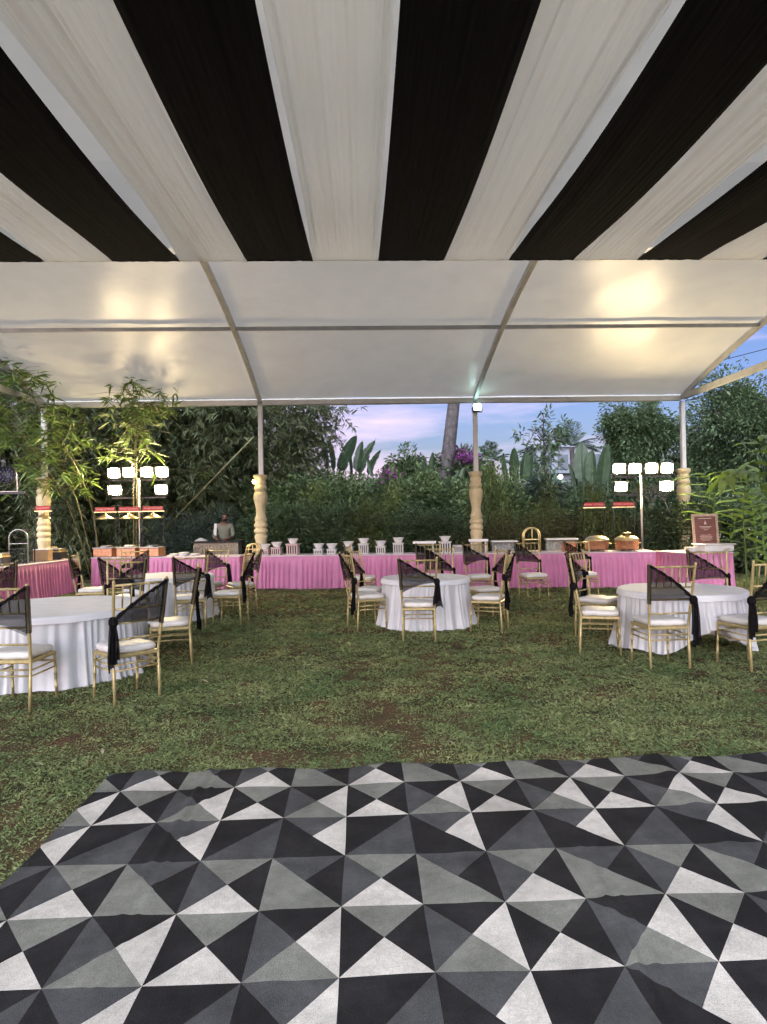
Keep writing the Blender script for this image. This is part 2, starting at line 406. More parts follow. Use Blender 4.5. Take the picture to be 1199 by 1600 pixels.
for k in range(13):
    x0 = -5.17 + k*1.0
    black = k % 2 == 0
    root = drape(k, x0, black)
    if black: nb += 1; n_ = nb
    else: nw += 1; n_ = nw
    tag(root, '%s %s cloth strip from the left, stretched under the tent roof' % (ORD[n_-1], 'black' if black else 'white gathered'), 'drape', 'black and white ceiling drapes')
# pipe that carries the drapes' far ends
hp = MB().tube([(-7.36, 9.74, 5.50), (7.8, 9.74, 5.50)], .018, 8).build('drape_rail', M_metal); hp.parent = tent; hp.location = T0

# ------------------------------------------------------------------ carved pillars round the poles
PP = [(.20, 0), (.205, .10), (.18, .14), (.165, .25), (.15, .55), (.128, .80), (.122, .95), (.135, 1.05), (.150, 1.13), (.152, 1.18), (.128, 1.20), (.128, 1.225), (.160, 1.245), (.164, 1.29), (.150, 1.325),
      (.132, 1.34), (.132, 1.365), (.160, 1.385), (.164, 1.43), (.146, 1.47), (.128, 1.485), (.128, 1.51), (.148, 1.53), (.146, 1.56), (.116, 1.64), (.106, 1.72), (.116, 1.82), (.145, 1.95), (.163, 2.07), (.158, 2.16), (.135, 2.205),
      (.128, 2.22), (.128, 2.24), (.147, 2.255), (.150, 2.30), (.140, 2.34), (.124, 2.36), (.124, 2.38), (.138, 2.40), (.138, 2.44), (.120, 2.47), (.120, 2.49), (.150, 2.52), (.163, 2.56), (.165, 2.61), (.12, 2.62)]
PLAB = ['cream carved baluster pillar half hidden by bamboo at the far left', 'cream carved baluster pillar beside the small yellow bulb', 'cream carved baluster pillar under the bluish lamp', 'cream carved baluster pillar beside the menu board']
for x, lb in zip(TX, PLAB):
    r = empty('carved_pillar', (x-.02, TY-.02, 0), label=lb, cat='pillar', group='carved pillars at the tent poles')
    i1 = 11
    MB().lathe(PP[:23], 32).build('lower_shaft', M_pillar, r, True)
    MB().lathe(PP[22:31], 32).build('vase', M_pillar, r, True)
    MB().lathe(PP[30:], 32).build('capital', M_pillar, r, True)

# ================================================================== CARPET
P0 = {0: 'GKKW', 1: 'KDWG'}; P1 = {0: 'GDKW', 1: 'DGKG'}; P2 = {0: 'KKDD', 1: 'DKWK'}
PAT = {0: P0, 1: P1, 2: P2}
CWD, CDP = .316, .379; X0, Y0 = -.10, 2.105
def carpet():
    nsub = 20; cs, ce, rs, re = -5, 12, -7, 5
    idx = {'W': 0, 'G': 1, 'D': 2, 'K': 3}
    xmin, ymax = -1.515, 3.875
    nodes = {}; V = []; F = []; FM = []
    def z(x, y):
        h = .012
        for cx, a, w, sl in ((-.93, .016, .020, 0.0), (-.868, .010, .013, 0), (.95, .013, .016, .10), (1.01, .009, .012, .1), (1.62, .014, .05, .15), (-1.25, .006, .05, -.05), (.45, .005, .05, .02), (1.95, .010, .04, .2), (-.35, .004, .05, -.03)):
            d = (x-cx-sl*(y-2.8)-.010*math.sin(y*2.3+cx*9))/w
            h += a*math.exp(-d*d)*(.55+.45*math.sin(y*1.7+cx*5))
        h += .0025*math.sin(x*5.1+y*3.3)+.0015*math.sin(x*9.3-y*6.1)
        if y > 3.4: h += (y-3.4)*.02*(1+math.sin(x*8.2)*.9)+.004*math.sin(x*19)*(y-3.4)
        return max(h, .006)
    def node(i, j):
        if (i, j) not in nodes:
            x = X0 + i*CWD/nsub; y = Y0 + j*CDP/nsub
            if x < xmin: x = xmin + .003*math.sin(y*9)
            if y > ymax: y = ymax + .006*math.sin(x*5)+.003*math.sin(x*13)
            xx = x + .0022*math.sin(y*7+x*3) ; yy = y + .0025*math.sin(x*6+1)
            nodes[(i, j)] = len(V); V.append((xx, yy, z(x, y)))
        return nodes[(i, j)]
    for c in range(cs, ce):
        for r in range(rs, re):
            t, l, rr, b = PAT[r % 3][c % 2]
            for i in range(nsub):
                for j in range(nsub):
                    gi, gj = c*nsub+i, r*nsub+j
                    if X0+(gi+1)*CWD/nsub <= xmin+1e-6 or Y0+gj*CDP/nsub >= ymax-1e-6: continue
                    q = [node(gi, gj), node(gi+1, gj), node(gi+1, gj+1), node(gi, gj+1)]
                    def reg(x, y):
                        x -= nsub/2; y -= nsub/2
                        if abs(y) > abs(x): return t if y > 0 else b
                        return rr if x > 0 else l
                    if i == j:
                        F.append((q[0], q[1], q[2])); FM.append(idx[reg(i+.7, j+.3)]); F.append((q[0], q[2], q[3])); FM.append(idx[reg(i+.3, j+.7)])
                    elif i+j == nsub-1:
                        F.append((q[0], q[1], q[3])); FM.append(idx[reg(i+.3, j+.3)]); F.append((q[1], q[2], q[3])); FM.append(idx[reg(i+.7, j+.7)])
                    else:
                        F.append(tuple(q)); FM.append(idx[reg(i+.5, j+.5)])
    me = bpy.data.meshes.new('patterned_carpet'); me.from_pydata(V, [], F); me.update()
    for m in (M_cw, M_cg, M_cd, M_ck): me.materials.append(m)
    me.polygons.foreach_set('material_index', FM); me.polygons.foreach_set('use_smooth', [True]*len(F))
    o = bpy.data.objects.new('patterned_carpet', me); COL.objects.link(o)
    so = o.modifiers.new('thick', 'SOLIDIFY'); so.thickness = .005; so.offset = -1
    tag(o, 'creased carpet with black, grey and white triangle pattern on the lawn', 'carpet')
carpet()

# ================================================================== FURNITURE: chairs
def post_xy(z):
    t = max(0, (z-.42)/.63); return .198+.034*t, -.20-.105*t - (.02*(1-z/.42) if z < .42 else 0)
def bamboo_tube(mb, a, b, r, rings=()):
    a, b = Vector(a), Vector(b); pts = []; rad = []
    ts = [0.0]
    for t in sorted(rings): ts += [t-.012, t-.006, t+.006, t+.012]
    ts.append(1.0)
    for t in ts:
        pts.append(a.lerp(b, t)); near = any(abs(t-q) < .008 for q in rings); rad.append(r*1.28 if near else r)
    mb.tube(pts, rad, 8)
def make_chair(sgn, kz=0.0, tl=0.0, lo=0.0, wv=0.0):
    """faces +Y; seen from behind the net covers the left (sgn=1) or right (sgn=-1) post and is knotted on the other"""
    root = empty('chiavari_chair')
    for s in (-1, 1):
        zs = [0, .1, .105, .27, .275, .42, .55, .56, .69, .70, .81, .82, 1.0, 1.01, 1.035, 1.05, 1.058]
        rd = [.0125, .0125, .015, .015, .0125, .0125, .0125, .015, .015, .0125, .0125, .015, .012, .012, .0145, .0125, .005]
        MB().tube([(s*post_xy(z)[0], post_xy(z)[1], z) for z in zs], rd, 8).build('back_post', M_gold, root, True)
        m = MB(); bamboo_tube(m, (s*.195, .205, 0), (s*.190, .185, .41), .0125, (.25, .55, .85)); m.build('front_leg', M_gold, root, True)
        for z in (.335, .285):
            m = MB(); bamboo_tube(m, (s*.194, .195, z), (s*.199, post_xy(z)[1], z), .008, (.5,)); m.build('stretcher', M_gold, root, True)
    for z in (.335, .285):
        m = MB(); bamboo_tube(m, (-.196, -.207, z+.004), (.196, -.207, z+.004), .008, (.5,)); m.build('stretcher', M_gold, root, True)
    m = MB(); bamboo_tube(m, (-.192, .192, .335), (.192, .192, .335), .008, (.5,)); m.build('stretcher', M_gold, root, True)
    for z, nm in ((1.012, 'top_rail'), (.81, 'back_rail'), (.69, 'back_rail'), (.55, 'back_rail')):
        x, y = post_xy(z); m = MB(); bamboo_tube(m, (-x, y, z), (x, y, z), .0105 if nm == 'top_rail' else .009, (.33, .67)); m.build(nm, M_gold, root, True)
    for i in range(5):
        s = -1+2*(i+1)/6
        xa, ya = post_xy(.81); xb, yb = post_xy(1.012)
        m = MB(); bamboo_tube(m, (s*xa, ya, .81), (s*xb, yb, 1.012), .007, (.5,)); m.build('spindle', M_gold, root, True)
    MB().box((0, -.005, .405), (.405, .41, .034), bev=.012).build('seat_frame', M_gold, root)
    def cush(u, v):
        a = u*2*PI; e = .22
        prof = [(0.0, 0), (.93, 0), (1.0, .018), (1.0, .042), (.94, .056), (.6, .064), (0, .066)]
        i = min(int(v*6), 5); f = v*6-i
        r = prof[i][0]+(prof[i+1][0]-prof[i][0])*f; z = prof[i][1]+(prof[i+1][1]-prof[i][1])*f
        ca, sa = math.cos(a), math.sin(a); k = (abs(ca)**(2/e)+abs(sa)**(2/e))**(-e/2)
        w = 1+.012*math.sin(a*6)*r
        return (.196*r*ca*k*w, -.0+.196*r*sa*k*w, .423+z-.003*math.sin(ca*7+sa*5)*r)
    MB().grid(cush, 40, 12, True).build('cushion', M_cush, root, True)
    # net sash
    def zt(u): return (1.03*(1-u)+(.735+kz)*u) + (.010-.03*wv)*math.sin(u*PI)
    def zb(u): return (.655+lo)*(1-u)+(.700+kz)*u + (.012+.03*wv)*math.sin(u*PI)
    def sheet(off, phs):
        def fn(u, v):
            z = zb(u)+(zt(u)-zb(u))*v; x, y = post_xy(z)
            X = -sgn*(x+.006)*(1-2*u)
            fan = math.sin(v*9+phs)*.006+math.sin(v*23+phs*2)*.003
            pull = min(1, u*12)
            return (X, y+off*pull*(1-.2*u)+fan*min(1, u*3+.15), z)
        return fn
    m = MB(); m.grid(sheet(-.024, 0), 14, 12); m.grid(sheet(.022, 1.3), 14, 12)
    sash = m.build('sash', M_net, root, True)
    # bunched upper edge and wrap on the covered post
    pts = []; rd = []
    for i in range(19):
        u = i/18; z = zt(u)-.006; x, y = post_xy(z); pts.append((-sgn*x*(1-2*u), y-.021+.004*math.sin(i*2.1), z+.003*math.sin(i*3.3))); rd.append(.012+.004*math.sin(i*1.7)+.004*u)
    MB().tube(pts, rd, 7).build('gathered_edge', M_netd, sash, True)
    zs = [.65, .70, .80, .90, .98, 1.03, 1.045]
    MB().tube([(-sgn*post_xy(z)[0], post_xy(z)[1], z) for z in zs], [.021, .0225, .021, .022, .021, .023, .012], 8).build('post_wrap', M_net, sash, True)
    kx, ky = post_xy(.71+kz); kx *= sgn
    m = MB(); m.lathe([(.001, -.05), (.026, -.042), (.038, -.015), (.036, .018), (.022, .04), (.001, .046)], 12, (kx+sgn*.012, ky-.022, .712+kz), 1.0, 1.1)
    m.build('knot', M_netd, sash, True)
    def tail(x0, w0, w1, z1, ph):
        def fn(u, v):
            w = w0+(w1-w0)*v**.7; x = kx+sgn*(x0+.012)+(u-.5)*w + .012*math.sin(v*4+ph)*v
            y = ky-.035-.030*v*.5+.016*math.sin(u*14+ph+v*2)*(.4+v)+.01*math.sin(u*29+ph)
            z = .69+kz-(.69-z1+tl)*v - .035*math.sin(u*3+ph)*v
            return (x, y, z)
        return fn
    m = MB(); m.grid(tail(.0, .035, .085+.03*wv, .40, .3+wv*3), 14, 12); m.grid(tail(.018, .03, .075+.03*wv, .335, 2.1+wv*2), 14, 12)
    m.build('tail', M_netd, sash, True)
    return root
CH = {'B': [make_chair(1), make_chair(1, .035, -.05, -.05, .6), make_chair(1, -.03, .04, .03, -.4)], 'A': [make_chair(-1), make_chair(-1, .03, .05, -.04, .7), make_chair(-1, -.035, -.06, .04, -.5)]}
CHAIRS = [  # x, y, facing vector, variant, label
 (-2.06, 5.64, (-1, 1), 'A', 'gold chair nearest the camera on the left, right of the big white table'),
 (-2.88, 5.50, (.06, 1), 'A', 'gold chair cut off by the left edge in front of the big white table'),
 (-2.06, 6.93, (-1.35, -.35), 'B', 'gold chair seen side-on at the right end of the big left table'),
 (-2.47, 9.25, (-.45, 1.2), 'B', 'gold chair with its back to us at the front right of the further left table'),
 (-1.98, 9.66, (-1, .08), 'A', 'gold chair with full seat in view, nearest the middle lawn on the left'),
 (-2.08, 11.05, (-1.1, -.6), 'B', 'gold chair just left of the centre-left pillar, close to the buffet'),
 (-2.97, 7.92, (.05, -1), 'B', 'gold chair facing us behind the big left table'),
 (-3.95, 11.35, (.4, -.9), 'B', 'gold chair furthest back behind the further left table, before the copper dishes'),
 (-3.36, 9.25, (.15, 1), 'B', 'gold chair between the two left tables, facing the buffet'),
 (-4.36, 10.55, (1, .12), 'A', 'gold chair seen edge-on beside the left wing of the buffet'),
 (-4.62, 8.30, (.55, -.9), 'B', 'gold chair at the left edge behind the big left table'),
 (-2.66, 11.15, (-.4, -.95), 'A', 'gold chair facing us in front of the woven counter'),
 (.70, 8.02, (.06, 1), 'B', 'gold chair with its back to us in front of the centre table'),
 (.06, 8.90, (.95, .38), 'B', 'gold chair at the left front of the centre table'),
 (.14, 9.75, (.85, -.4), 'A', 'gold chair at the left rear of the centre table'),
 (.02, 11.75, (.95, -.25), 'A', 'gold chair by the buffet, left behind the centre table'),
 (1.68, 8.50, (-.9, .42), 'A', 'gold chair at the right front of the centre table'),
 (1.82, 9.48, (-.95, -.25), 'B', 'gold chair at the right rear of the centre table, yellow-edged cushion'),
 (1.22, 10.02, (-.1, -1), 'A', 'gold chair right behind the centre table'),
 (1.24, 11.65, (0, -1), 'A', 'gold chair close to the buffet, behind the one at the centre table'),
 (2.12, 11.55, (.05, -1), 'A', 'gold chair facing us below the middle pillar'),
 (3.10, 11.50, (.1, -1), 'A', 'gold chair facing us in front of the gold arched frame'),
 (4.05, 11.60, (.05, -1), 'A', 'gold chair facing us before the copper pots'),
 (2.96, 7.95, (.7, -.7), 'A', 'gold chair at the left rear of the right-hand table'),
 (2.62, 7.02, (.94, -.32), 'B', 'gold chair seen edge-on with long black tail, left of the right-hand table'),
 (2.96, 6.33, (0, 1), 'B', 'gold chair with its back to us in front of the right-hand table'),
 (3.80, 6.20, (-.25, 1), 'A', 'gold chair cut off by the right edge, its knot hanging in front'),
 (4.33, 7.75, (-.25, -1), 'A', 'gold chair behind the right-hand table, under the menu board'),
]
first = set(); cnt = {}
for x, y, fv, vr, lb in CHAIRS:
    rz = math.atan2(fv[1], fv[0]) - PI/2 + random.uniform(-.03, .03)
    cnt[vr] = cnt.get(vr, -1)+1; key = (vr, cnt[vr] % 3)
    o = CH[vr][key[1]] if key not in first else copy_tree(CH[vr][key[1]])
    first.add(key)
    o.location = (x, y, 0); o.rotation_euler = (0, 0, rz); s_ = random.uniform(.985, 1.01); o.scale = (s_, s_, s_)
    tag(o, lb, 'chair', 'gold chairs with black net sashes')

# ------------------------------------------------------------------ round tables
def round_table(x, y, r, lb, hem=None, h=.67):
    root = empty('round_table', (x, y, 0), label=lb, cat='table', group='round tables with white cloths')
    ph = rng.uniform(0, 6, 6); kf = rng.integers(9, 60, 6)
    npl = int(r*74)
    def skirt(u, v):
        a = u*2*PI; t = v
        pl = math.sin(npl*a+3.0*math.sin(3*a+ph[0])+2.2*math.sin(7*a+ph[1])+1.3*math.sin(17*a+ph[2]))*(.72+.28*math.sin(11*a+ph[3]))
        pl2 = math.sin(kf[0]*a+ph[2])+math.sin(kf[1]*a+ph[3])
        amp = .008+.019*t**.7
        rr = r-.012 + .055*t**1.6 + amp*pl*(.75+.25*math.sin(4*a+ph[4])) + .012*t*pl2 + .014*t*t*math.sin(9*a+ph[4])
        rr += .05*t**3*max(0, math.sin(5*a+ph[0])*math.sin(2*a+ph[1])) + .012*t*math.sin(23*a+ph[5])
        hz = (hem(a) if hem else .0) + .010*math.sin(5*a+ph[5]) + .012*(pl*.5+.5)
        top = h-.035
        return (rr*math.cos(a), rr*math.sin(a), top-(top-max(hz, .004))*t)
    MB().grid(skirt, npl*14, 14, True).build('skirt', M_cloth, root, True)
    def top(u, v):
        a = u*2*PI
        prof = [(0, h), (.5*r, h), (.9*r, h), (r-.012, h), (r+.004, h-.006), (r+.010, h-.02), (r+.014, h-.05), (r+.017, h-.066)]
        i = min(int(v*7), 6); f = v*7-i
        rr = prof[i][0]+(prof[i+1][0]-prof[i][0])*f; z = prof[i][1]+(prof[i+1][1]-prof[i][1])*f
        if v > .6: rr += .004*math.sin(a*31+ph[0])*(v-.6)*2; z += .004*math.sin(a*13+ph[1])*(v-.6)*2
        z += .0022*math.sin(rr*math.cos(a)*13+ph[2])*math.sin(rr*math.sin(a)*9+ph[3]) if v < .5 else 0
        return (rr*math.cos(a), rr*math.sin(a), z)
    MB().grid(top, 120, 21, True).build('top_cloth', M_topper, root, True)
    MB().lathe([(r-.02, h-.034), (r-.02, h-.008)], 48).build('table_board', M_carton, root)
    for a in (PI/4, 3*PI/4, 5*PI/4, 7*PI/4):
        MB().tube([(r*.55*math.cos(a), r*.55*math.sin(a), 0), (r*.55*math.cos(a), r*.55*math.sin(a), h-.034)], .014, 8).build('leg', M_blackm, root, True)
    return root
round_table(-3.2, 6.75, .90, 'big round white-clothed table at the left edge')
round_table(-3.1, 10.4, .70, 'smaller round white-clothed table further back on the left')
round_table(.90, 9.15, .625, 'round white-clothed table in the middle of the lawn')
def hem_r(a):
    d = (math.degrees(a)+360) % 360      # 270 = towards the camera
    h = 0
    for c, w, k in ((268, 26, .30), (210, 22, .05), (300, 20, .10), (75, 60, .08)): h += k*math.exp(-((d-c)/w)**2)
    return h
round_table(3.58, 7.1, .665, 'round table on the right with its white cloth hitched up', hem_r)

# ------------------------------------------------------------------ pink buffet tables
def buffet(p0, p1, depth, lb, h=.74):
    """front edge p0->p1, table extends to the left-hand side of that direction"""
    p0, p1 = Vector((*p0, 0)), Vector((*p1, 0)); d = (p1-p0); ln = d.length; d.normalize()
    root = empty('buffet_table', (p0.x, p0.y, 0), math.atan2(d.y, d.x), label=lb, cat='table', group='pink skirted buffet tables')
    path = [(0, depth), (0, 0), (ln, 0), (ln, depth)]
    segs = []; tot = 0
    for a, b in pairwise(path):
        L_ = math.hypot(b[0]-a[0], b[1]-a[1]); segs.append((a, b, tot, L_)); tot += L_
    ph = rng.uniform(0, 6, 5)
    def fn(u, v):
        s = u*tot
        for a, b, s0, L_ in segs:
            if s <= s0+L_+1e-6: break
        f = (s-s0)/L_; x = a[0]+(b[0]-a[0])*f; y = a[1]+(b[1]-a[1])*f
        nx, ny = (b[1]-a[1])/L_, -(b[0]-a[0])/L_
        edge = min(1, min(s-s0, s0+L_-s)/.06+.1)
        w = s/.112*2*PI + 2.2*math.sin(s*2.3+ph[0]) + 1.6*math.sin(s*6.1+ph[1]) + .8*math.sin(s*14+ph[4])
        pl = math.sin(w); pl = math.copysign(abs(pl)**.7, pl)
        band = 0 if v < .10 else min(1, (v-.10)/.12)
        o = .006 + band*((.013+.014*v)*pl*edge + .05*v*v + .014*v*math.sin(s*3.1+ph[2]))
        return (x+nx*o, y+ny*o, (h-.006)-(h-.006-.012-.010*(math.sin(s*4+ph[3])+1))*v)
    MB().grid(fn, int(tot/.0125), 10).build('skirt', M_pink, root, True)
    MB().box((ln/2, depth/2, h), (ln+.03, depth+.03, .022), bev=.006).build('table_top', M_ptop, root)
    for lx in (.08, ln-.08):
        for ly in (.08, depth-.08): MB().tube([(lx, ly, 0), (lx, ly, h-.013)], .016, 6).build('leg', M_steel, root)
    return root
def fl(x): return 14.3 - .153*(x+2.5)      # front line of the back row
buffet((-6.18, fl(-6.18)), (-2.72, fl(-2.72)), .68, 'pink-skirted buffet table under the left floodlights, carrying copper dishes')
buffet((-2.50, fl(-2.50)), (1.78, fl(1.78)), .66, 'pink-skirted buffet table carrying the row of white bowls')
buffet((1.80, fl(1.80)), (6.05, fl(6.05)), .66, 'pink-skirted buffet table carrying the two copper pots')
buffet((-6.66, 10.9), (-6.36, 14.62), .70, 'pink-skirted buffet table running along the left side')
buffet((6.32, 12.15), (7.28, 12.32), 1.05, 'pink-skirted table with the menu board at the right end')

# ------------------------------------------------------------------ things on the buffet
ZT = .752
def on(px, off=.33): # a point on the back row's top seen at column px
    lo, hi = -8., 9.
    for _ in range(40):
        x = (lo+hi)/2; y = fl(x)+off
        v = Vector((x, y, ZT-H)); c = CX+FPX*v.dot(cR)/v.dot(fw)
        if c < px: lo = x
        else: hi = x
    return Vector((x, fl(x)+off, ZT))
def stand(px, w, h, m, lb):
    p = on(px); root = empty('carved_stand', p, -.15, label=lb, cat='stand', group='carved stands on the buffet')
    b = MB(); n = 5
    b.box((0, 0, .010), (w, w, .02)); b.build('base_frame', m, root); MB().box((0, 0, h-.03), (w, w, .02)).build('top_frame', m, root)
    MB().box((0, 0, h-.010), (w*1.16, w*1.16, .018), bev=.004).build('top_board', m, root)
    MB().box((0, 0, h/2-.01), (w*.80, w*.80, h-.065)).build('recess_shade', M_dark, root)  # near-black inset paints the shade in the slots between the balusters
    for sx, sy in ((0, -1), (0, 1), (1, 0), (-1, 0)):
        for i in range(n):
            t = -w/2+w*.07+i*(w*.86)/(n-1)
            c = (t, sy*w*.46, h/2-.01) if sx == 0 else (sx*w*.46, t, h/2-.01)
            if sx and i in (0, n-1): continue
            MB().box(c, (w*.10, w*.06, h-.06) if sx == 0 else (w*.06, w*.10, h-.06)).build('baluster', m, root)
    return p + Vector((0, 0, h-.001))
def bowl(p, r, h, lb):
    root = empty('bowl', p, .2, label=lb, cat='bowl', group='white bowls on the buffet')
    MB().lathe([(.001, .004), (.45*r, .004), (.5*r, 0), (.56*r, .008), (.70*r, .45*h), (.93*r, .9*h), (1.0*r, .97*h), (1.02*r, h), (.97*r, h), (.90*r, .88*h), (.66*r, .42*h), (.4*r, .10*h), (.001, .09*h)], 32, sq=.8).build('shell', M_white, root, True)
    MB().lathe([(.50*r, -.0), (.52*r, .012), (.47*r, .013)], 24).build('foot', M_white, root, True)
BOW = [(415, .19, .13, 1), (433, .21, .17, 1), (458.5, .25, .245, 1), (498.5, .19, .125, 0), (519, .19, .12, 0), (545, .20, .165, 0), (569, .21, .23, 0), (595.5, .20, .17, 0), (623, .22, .235, 0), (696, .25, .25, 0)]
for i, (px, w, h, pk) in enumerate(BOW):
    q = 'pinkish' if pk else 'white'
    p = stand(px, w, h, M_wpink if pk else M_wood, '%s carved stand under the %s bowl from the left on the buffet' % (q, ORD[i]))
    bowl(p, .128, .115, '%s white bowl from the left in the row on the buffet' % ORD[i])
stand(716, .20, .17, M_wood, 'white carved stand without a bowl, left of the middle pillar')
def tray(px, w, h, lb, off=.33):
    p = on(px, off); root = empty('serving_tray', p, -.15, label=lb, cat='tray')
    for s in (-1, 1): MB().box((s*w*.36, 0, h/2), (.035, .20, h-.02)).build('support', M_wood, root)
    MB().box((0, 0, h), (w, .30, .022), bev=.005).build('board', M_white, root)
    MB().box((0, -.152, h+.018), (w, .012, .036)).build('rim', M_white, root)
    MB().box((0, .152, h+.018), (w, .012, .036)).build('rim', M_white, root)
tray(664, .50, .22, 'raised white tray behind the chairs, left of the tenth bowl')
tray(748, .42, .25, 'raised white tray next to the middle pillar')
# white framed acrylic display and glass-topped display
def display(px, w, h, lb, boxes):
    p = on(px); root = empty('food_display', p, -.15, label=lb, cat='display')
    MB().box((0, 0, h), (w, .42, .028), bev=.005).build('top_board', M_white, root)
    for s in (-1, 1): MB().box((s*(w/2-.03), 0, (h-.014)/2), (.012, .38, h-.018)).build('side_panel', M_glass, root)
    MB().box((0, .18, (h-.014)/2), (w-.10, .010, h-.03)).build('back_panel', M_glass, root)
    for s, b in boxes: MB().box((s, -.02, b/2), (.24, .26, b-.004), bev=.01).build('food_box', M_orange, root)
display(788, .56, .24, 'white-topped acrylic display right of the middle pillar', [])
display(877, .66, .27, 'white-topped acrylic display with an orange box, left of the copper pots', [(.16, .2)])
def arch(px, w, h, m, lb, off=.3, Y=None):
    p = on(px, off) if Y is None else Y
    root = empty('arched_stand', p, -.1, label=lb, cat='stand')
    for k, yy in enumerate((-.09, .09)):
        pts = [(-w/2, yy, 0), (-w/2, yy, h-w/2)] + [(-w/2*math.cos(a), yy, h-w/2+w/2*math.sin(a)) for a in np.linspace(.15, PI-.15, 12)] + [(w/2, yy, h-w/2), (w/2, yy, 0)]
        MB().tube(pts, .016, 6).build('arch', m, root, True)
        MB().tube([(-w/2, yy, h*.52), (w/2, yy, h*.52)], .010, 6).build('bar', m, root)
    MB().tube([(0, -.09, h*.52), (0, -.09, h-.01)], .008, 6).build('bar', m, root)
    for z in (.03, h*.52): MB().box((0, 0, z), (w, .19, .012)).build('shelf', m, root)
arch(831, .34, .52, M_brass, 'gold arched frame standing on the buffet right of the middle pillar')
arch(397, .30, .16+.10, M_brass, 'low gold arched frame at the left end of the bowl row')
# copper pots
def pot(px, knob, lb):
    p = on(px, .32); root = empty('copper_pot', p, label=lb, cat='pot', group='copper pots on the buffet')
    MB().lathe([(.001, .03), (.19, .03), (.225, .045), (.235, .07), (.237, .21), (.245, .215), (.245, .225), (.20, .225)], 40).build('body', M_copper, root, True)
    lid = MB().lathe([(.262, .226), (.266, .234), (.24, .262), (.185, .30), (.11, .325), (.001, .335)], 40).build('lid', M_brass, root, True)
    for a in range(3): MB().lathe([(.018, 0), (.022, .03)], 10, (.17*math.cos(a*2.1), .17*math.sin(a*2.1), 0)).build('foot', M_brass, root)
    if knob: MB().lathe([(.03, .33), (.03, .36), (.09, .365), (.095, .375), (.095, .385), (.05, .392), (.001, .393)], 24).build('knob', M_brass, lid, True)
    for s in (-1, 1):
        MB().tube([(s*.236, -.05, .16), (s*.275, -.04, .165), (s*.275, .04, .165), (s*.236, .05, .16)], .010, 6).build('handle', M_brass, root, True)
pot(933, False, 'copper pot with plain gold lid, left of the two')
pot(980, True, 'copper pot with flat gold knob on its lid, right of the two')
# text helper
def text_mesh(s, size, m, parent, loc, rot):
    c = bpy.data.curves.new('lettering', 'FONT'); c.body = s; c.size = size; c.align_x = 'CENTER'; c.align_y = 'CENTER'; c.extrude = .001; c.resolution_u = 2
    t = bpy.data.objects.new('tmp', c); COL.objects.link(t)
    me = bpy.data.meshes.new_from_object(t.evaluated_get(bpy.context.evaluated_depsgraph_get()))
    bpy.data.objects.remove(t); me.name = 'lettering'; me.materials.clear(); me.materials.append(m)
    o = bpy.data.objects.new('lettering', me); COL.objects.link(o); o.parent = parent; o.location = loc; o.rotation_euler = rot
    return o
def sign_frame(p, w, ztop, lb, lamp, pale=False):
    root = empty('sign_frame', p, -.1, label=lb, cat='sign', group='red sign frames on the buffet')
    h = ztop-p.z
    for s in (-1, 1):
        MB().tube([(s*w/2, 0, 0), (s*w/2, 0, h)], .009, 6).build('post', M_blackm, root)
    MB().box((0, 0, .006), (w+.06, .16, .012)).build('base', M_blackm, root)
    b = MB().box((0, -.012, h-.055), (w-.01, .012, .10), bev=.003).build('board', M_red, root)
    text_mesh('POOJA CATERERS', .054 if w > .4 else .036, M_redl, b, (0, -.021, h-.052), (PI/2, 0, 0))
    MB().box((0, -.004, h-.118), (w+.05, .02, .016)).build('crossbar', M_brass, root)
    if lamp:
        MB().tube([(0, 0, h-.13), (0, 0, h-.17)], .012, 6).build('lamp_stem', M_brass, root)
        MB().lathe([(.025, h-.165), (.045, h-.18), (.05, h-.195), (.10, h-.215), (w*.42, h-.265), (w*.46, h-.285), (w*.44, h-.284), (.08, h-.225), (.02, h-.205)], 28).build('lamp_shade', M_brass, root, True)
for px, lb in ((166, 'red sign over a brass lamp shade, leftmost of the three by the left floodlights'), (203.5, 'red sign over a brass lamp shade, middle of the three by the left floodlights'), (240.5, 'red sign over a brass lamp shade, rightmost of the three by the left floodlights')):
    sign_frame(on(px, .42), .50, 1.91, lb, True)
for px, lb in ((930, 'red sign on tall black posts behind the left copper pot'), (976, 'red sign on tall black posts behind the right copper pot')):
    sign_frame(on(px, .58), .44, 1.80, lb, False)
pL = at(68, 800, 14.0); pL.z = ZT
sign_frame(pL, .34, 1.93, 'small red sign with brass lamp in front of the far left pillar', True)
# copper boxes of the left table
def chafer(px, w, lb):
    p = on(px, .26); root = empty('chafing_dish', p, -.15, label=lb, cat='chafing dish', group='copper chafing dishes under the red signs')
    MB().box((0, 0, .10), (w, .36, .19), bev=.012).build('body', M_copper, root)
    MB().box((0, 0, .208), (w+.02, .38, .024), bev=.008).build('rim', M_steel, root)
    MB().lathe([(.26, 0), (.25, .025), (.18, .045), (.001, .05)], 28, (0, 0, .221), w*.9, .6, sq=.6).build('lid', M_steel, root, True)
for px, lb in ((167, 'leftmost copper chafing dish under the red signs'), (203, 'middle copper chafing dish under the red signs'), (239, 'rightmost copper chafing dish under the red signs')): chafer(px, .46, lb)
# white plates by the counter
p = on(288, .3)
for i, (dx, dy, n_) in enumerate(((-.22, 0, 3), (.02, -.05, 5), (.25, .03, 3))):
    root = empty('plate_stack', p+Vector((dx, dy-.15*dx, 0)), label=['short stack of white plates nearest the copper dishes', 'tallest stack of white plates beside the woven counter', 'short stack of white plates nearest the woven counter'][i], cat='plates')
    for k in range(n_): MB().lathe([(.06, k*.016), (.07, k*.016+.004), (.125, k*.016+.018), (.123, k*.016+.022), (.06, k*.016+.008)], 24).build('plate', M_white, root, True)

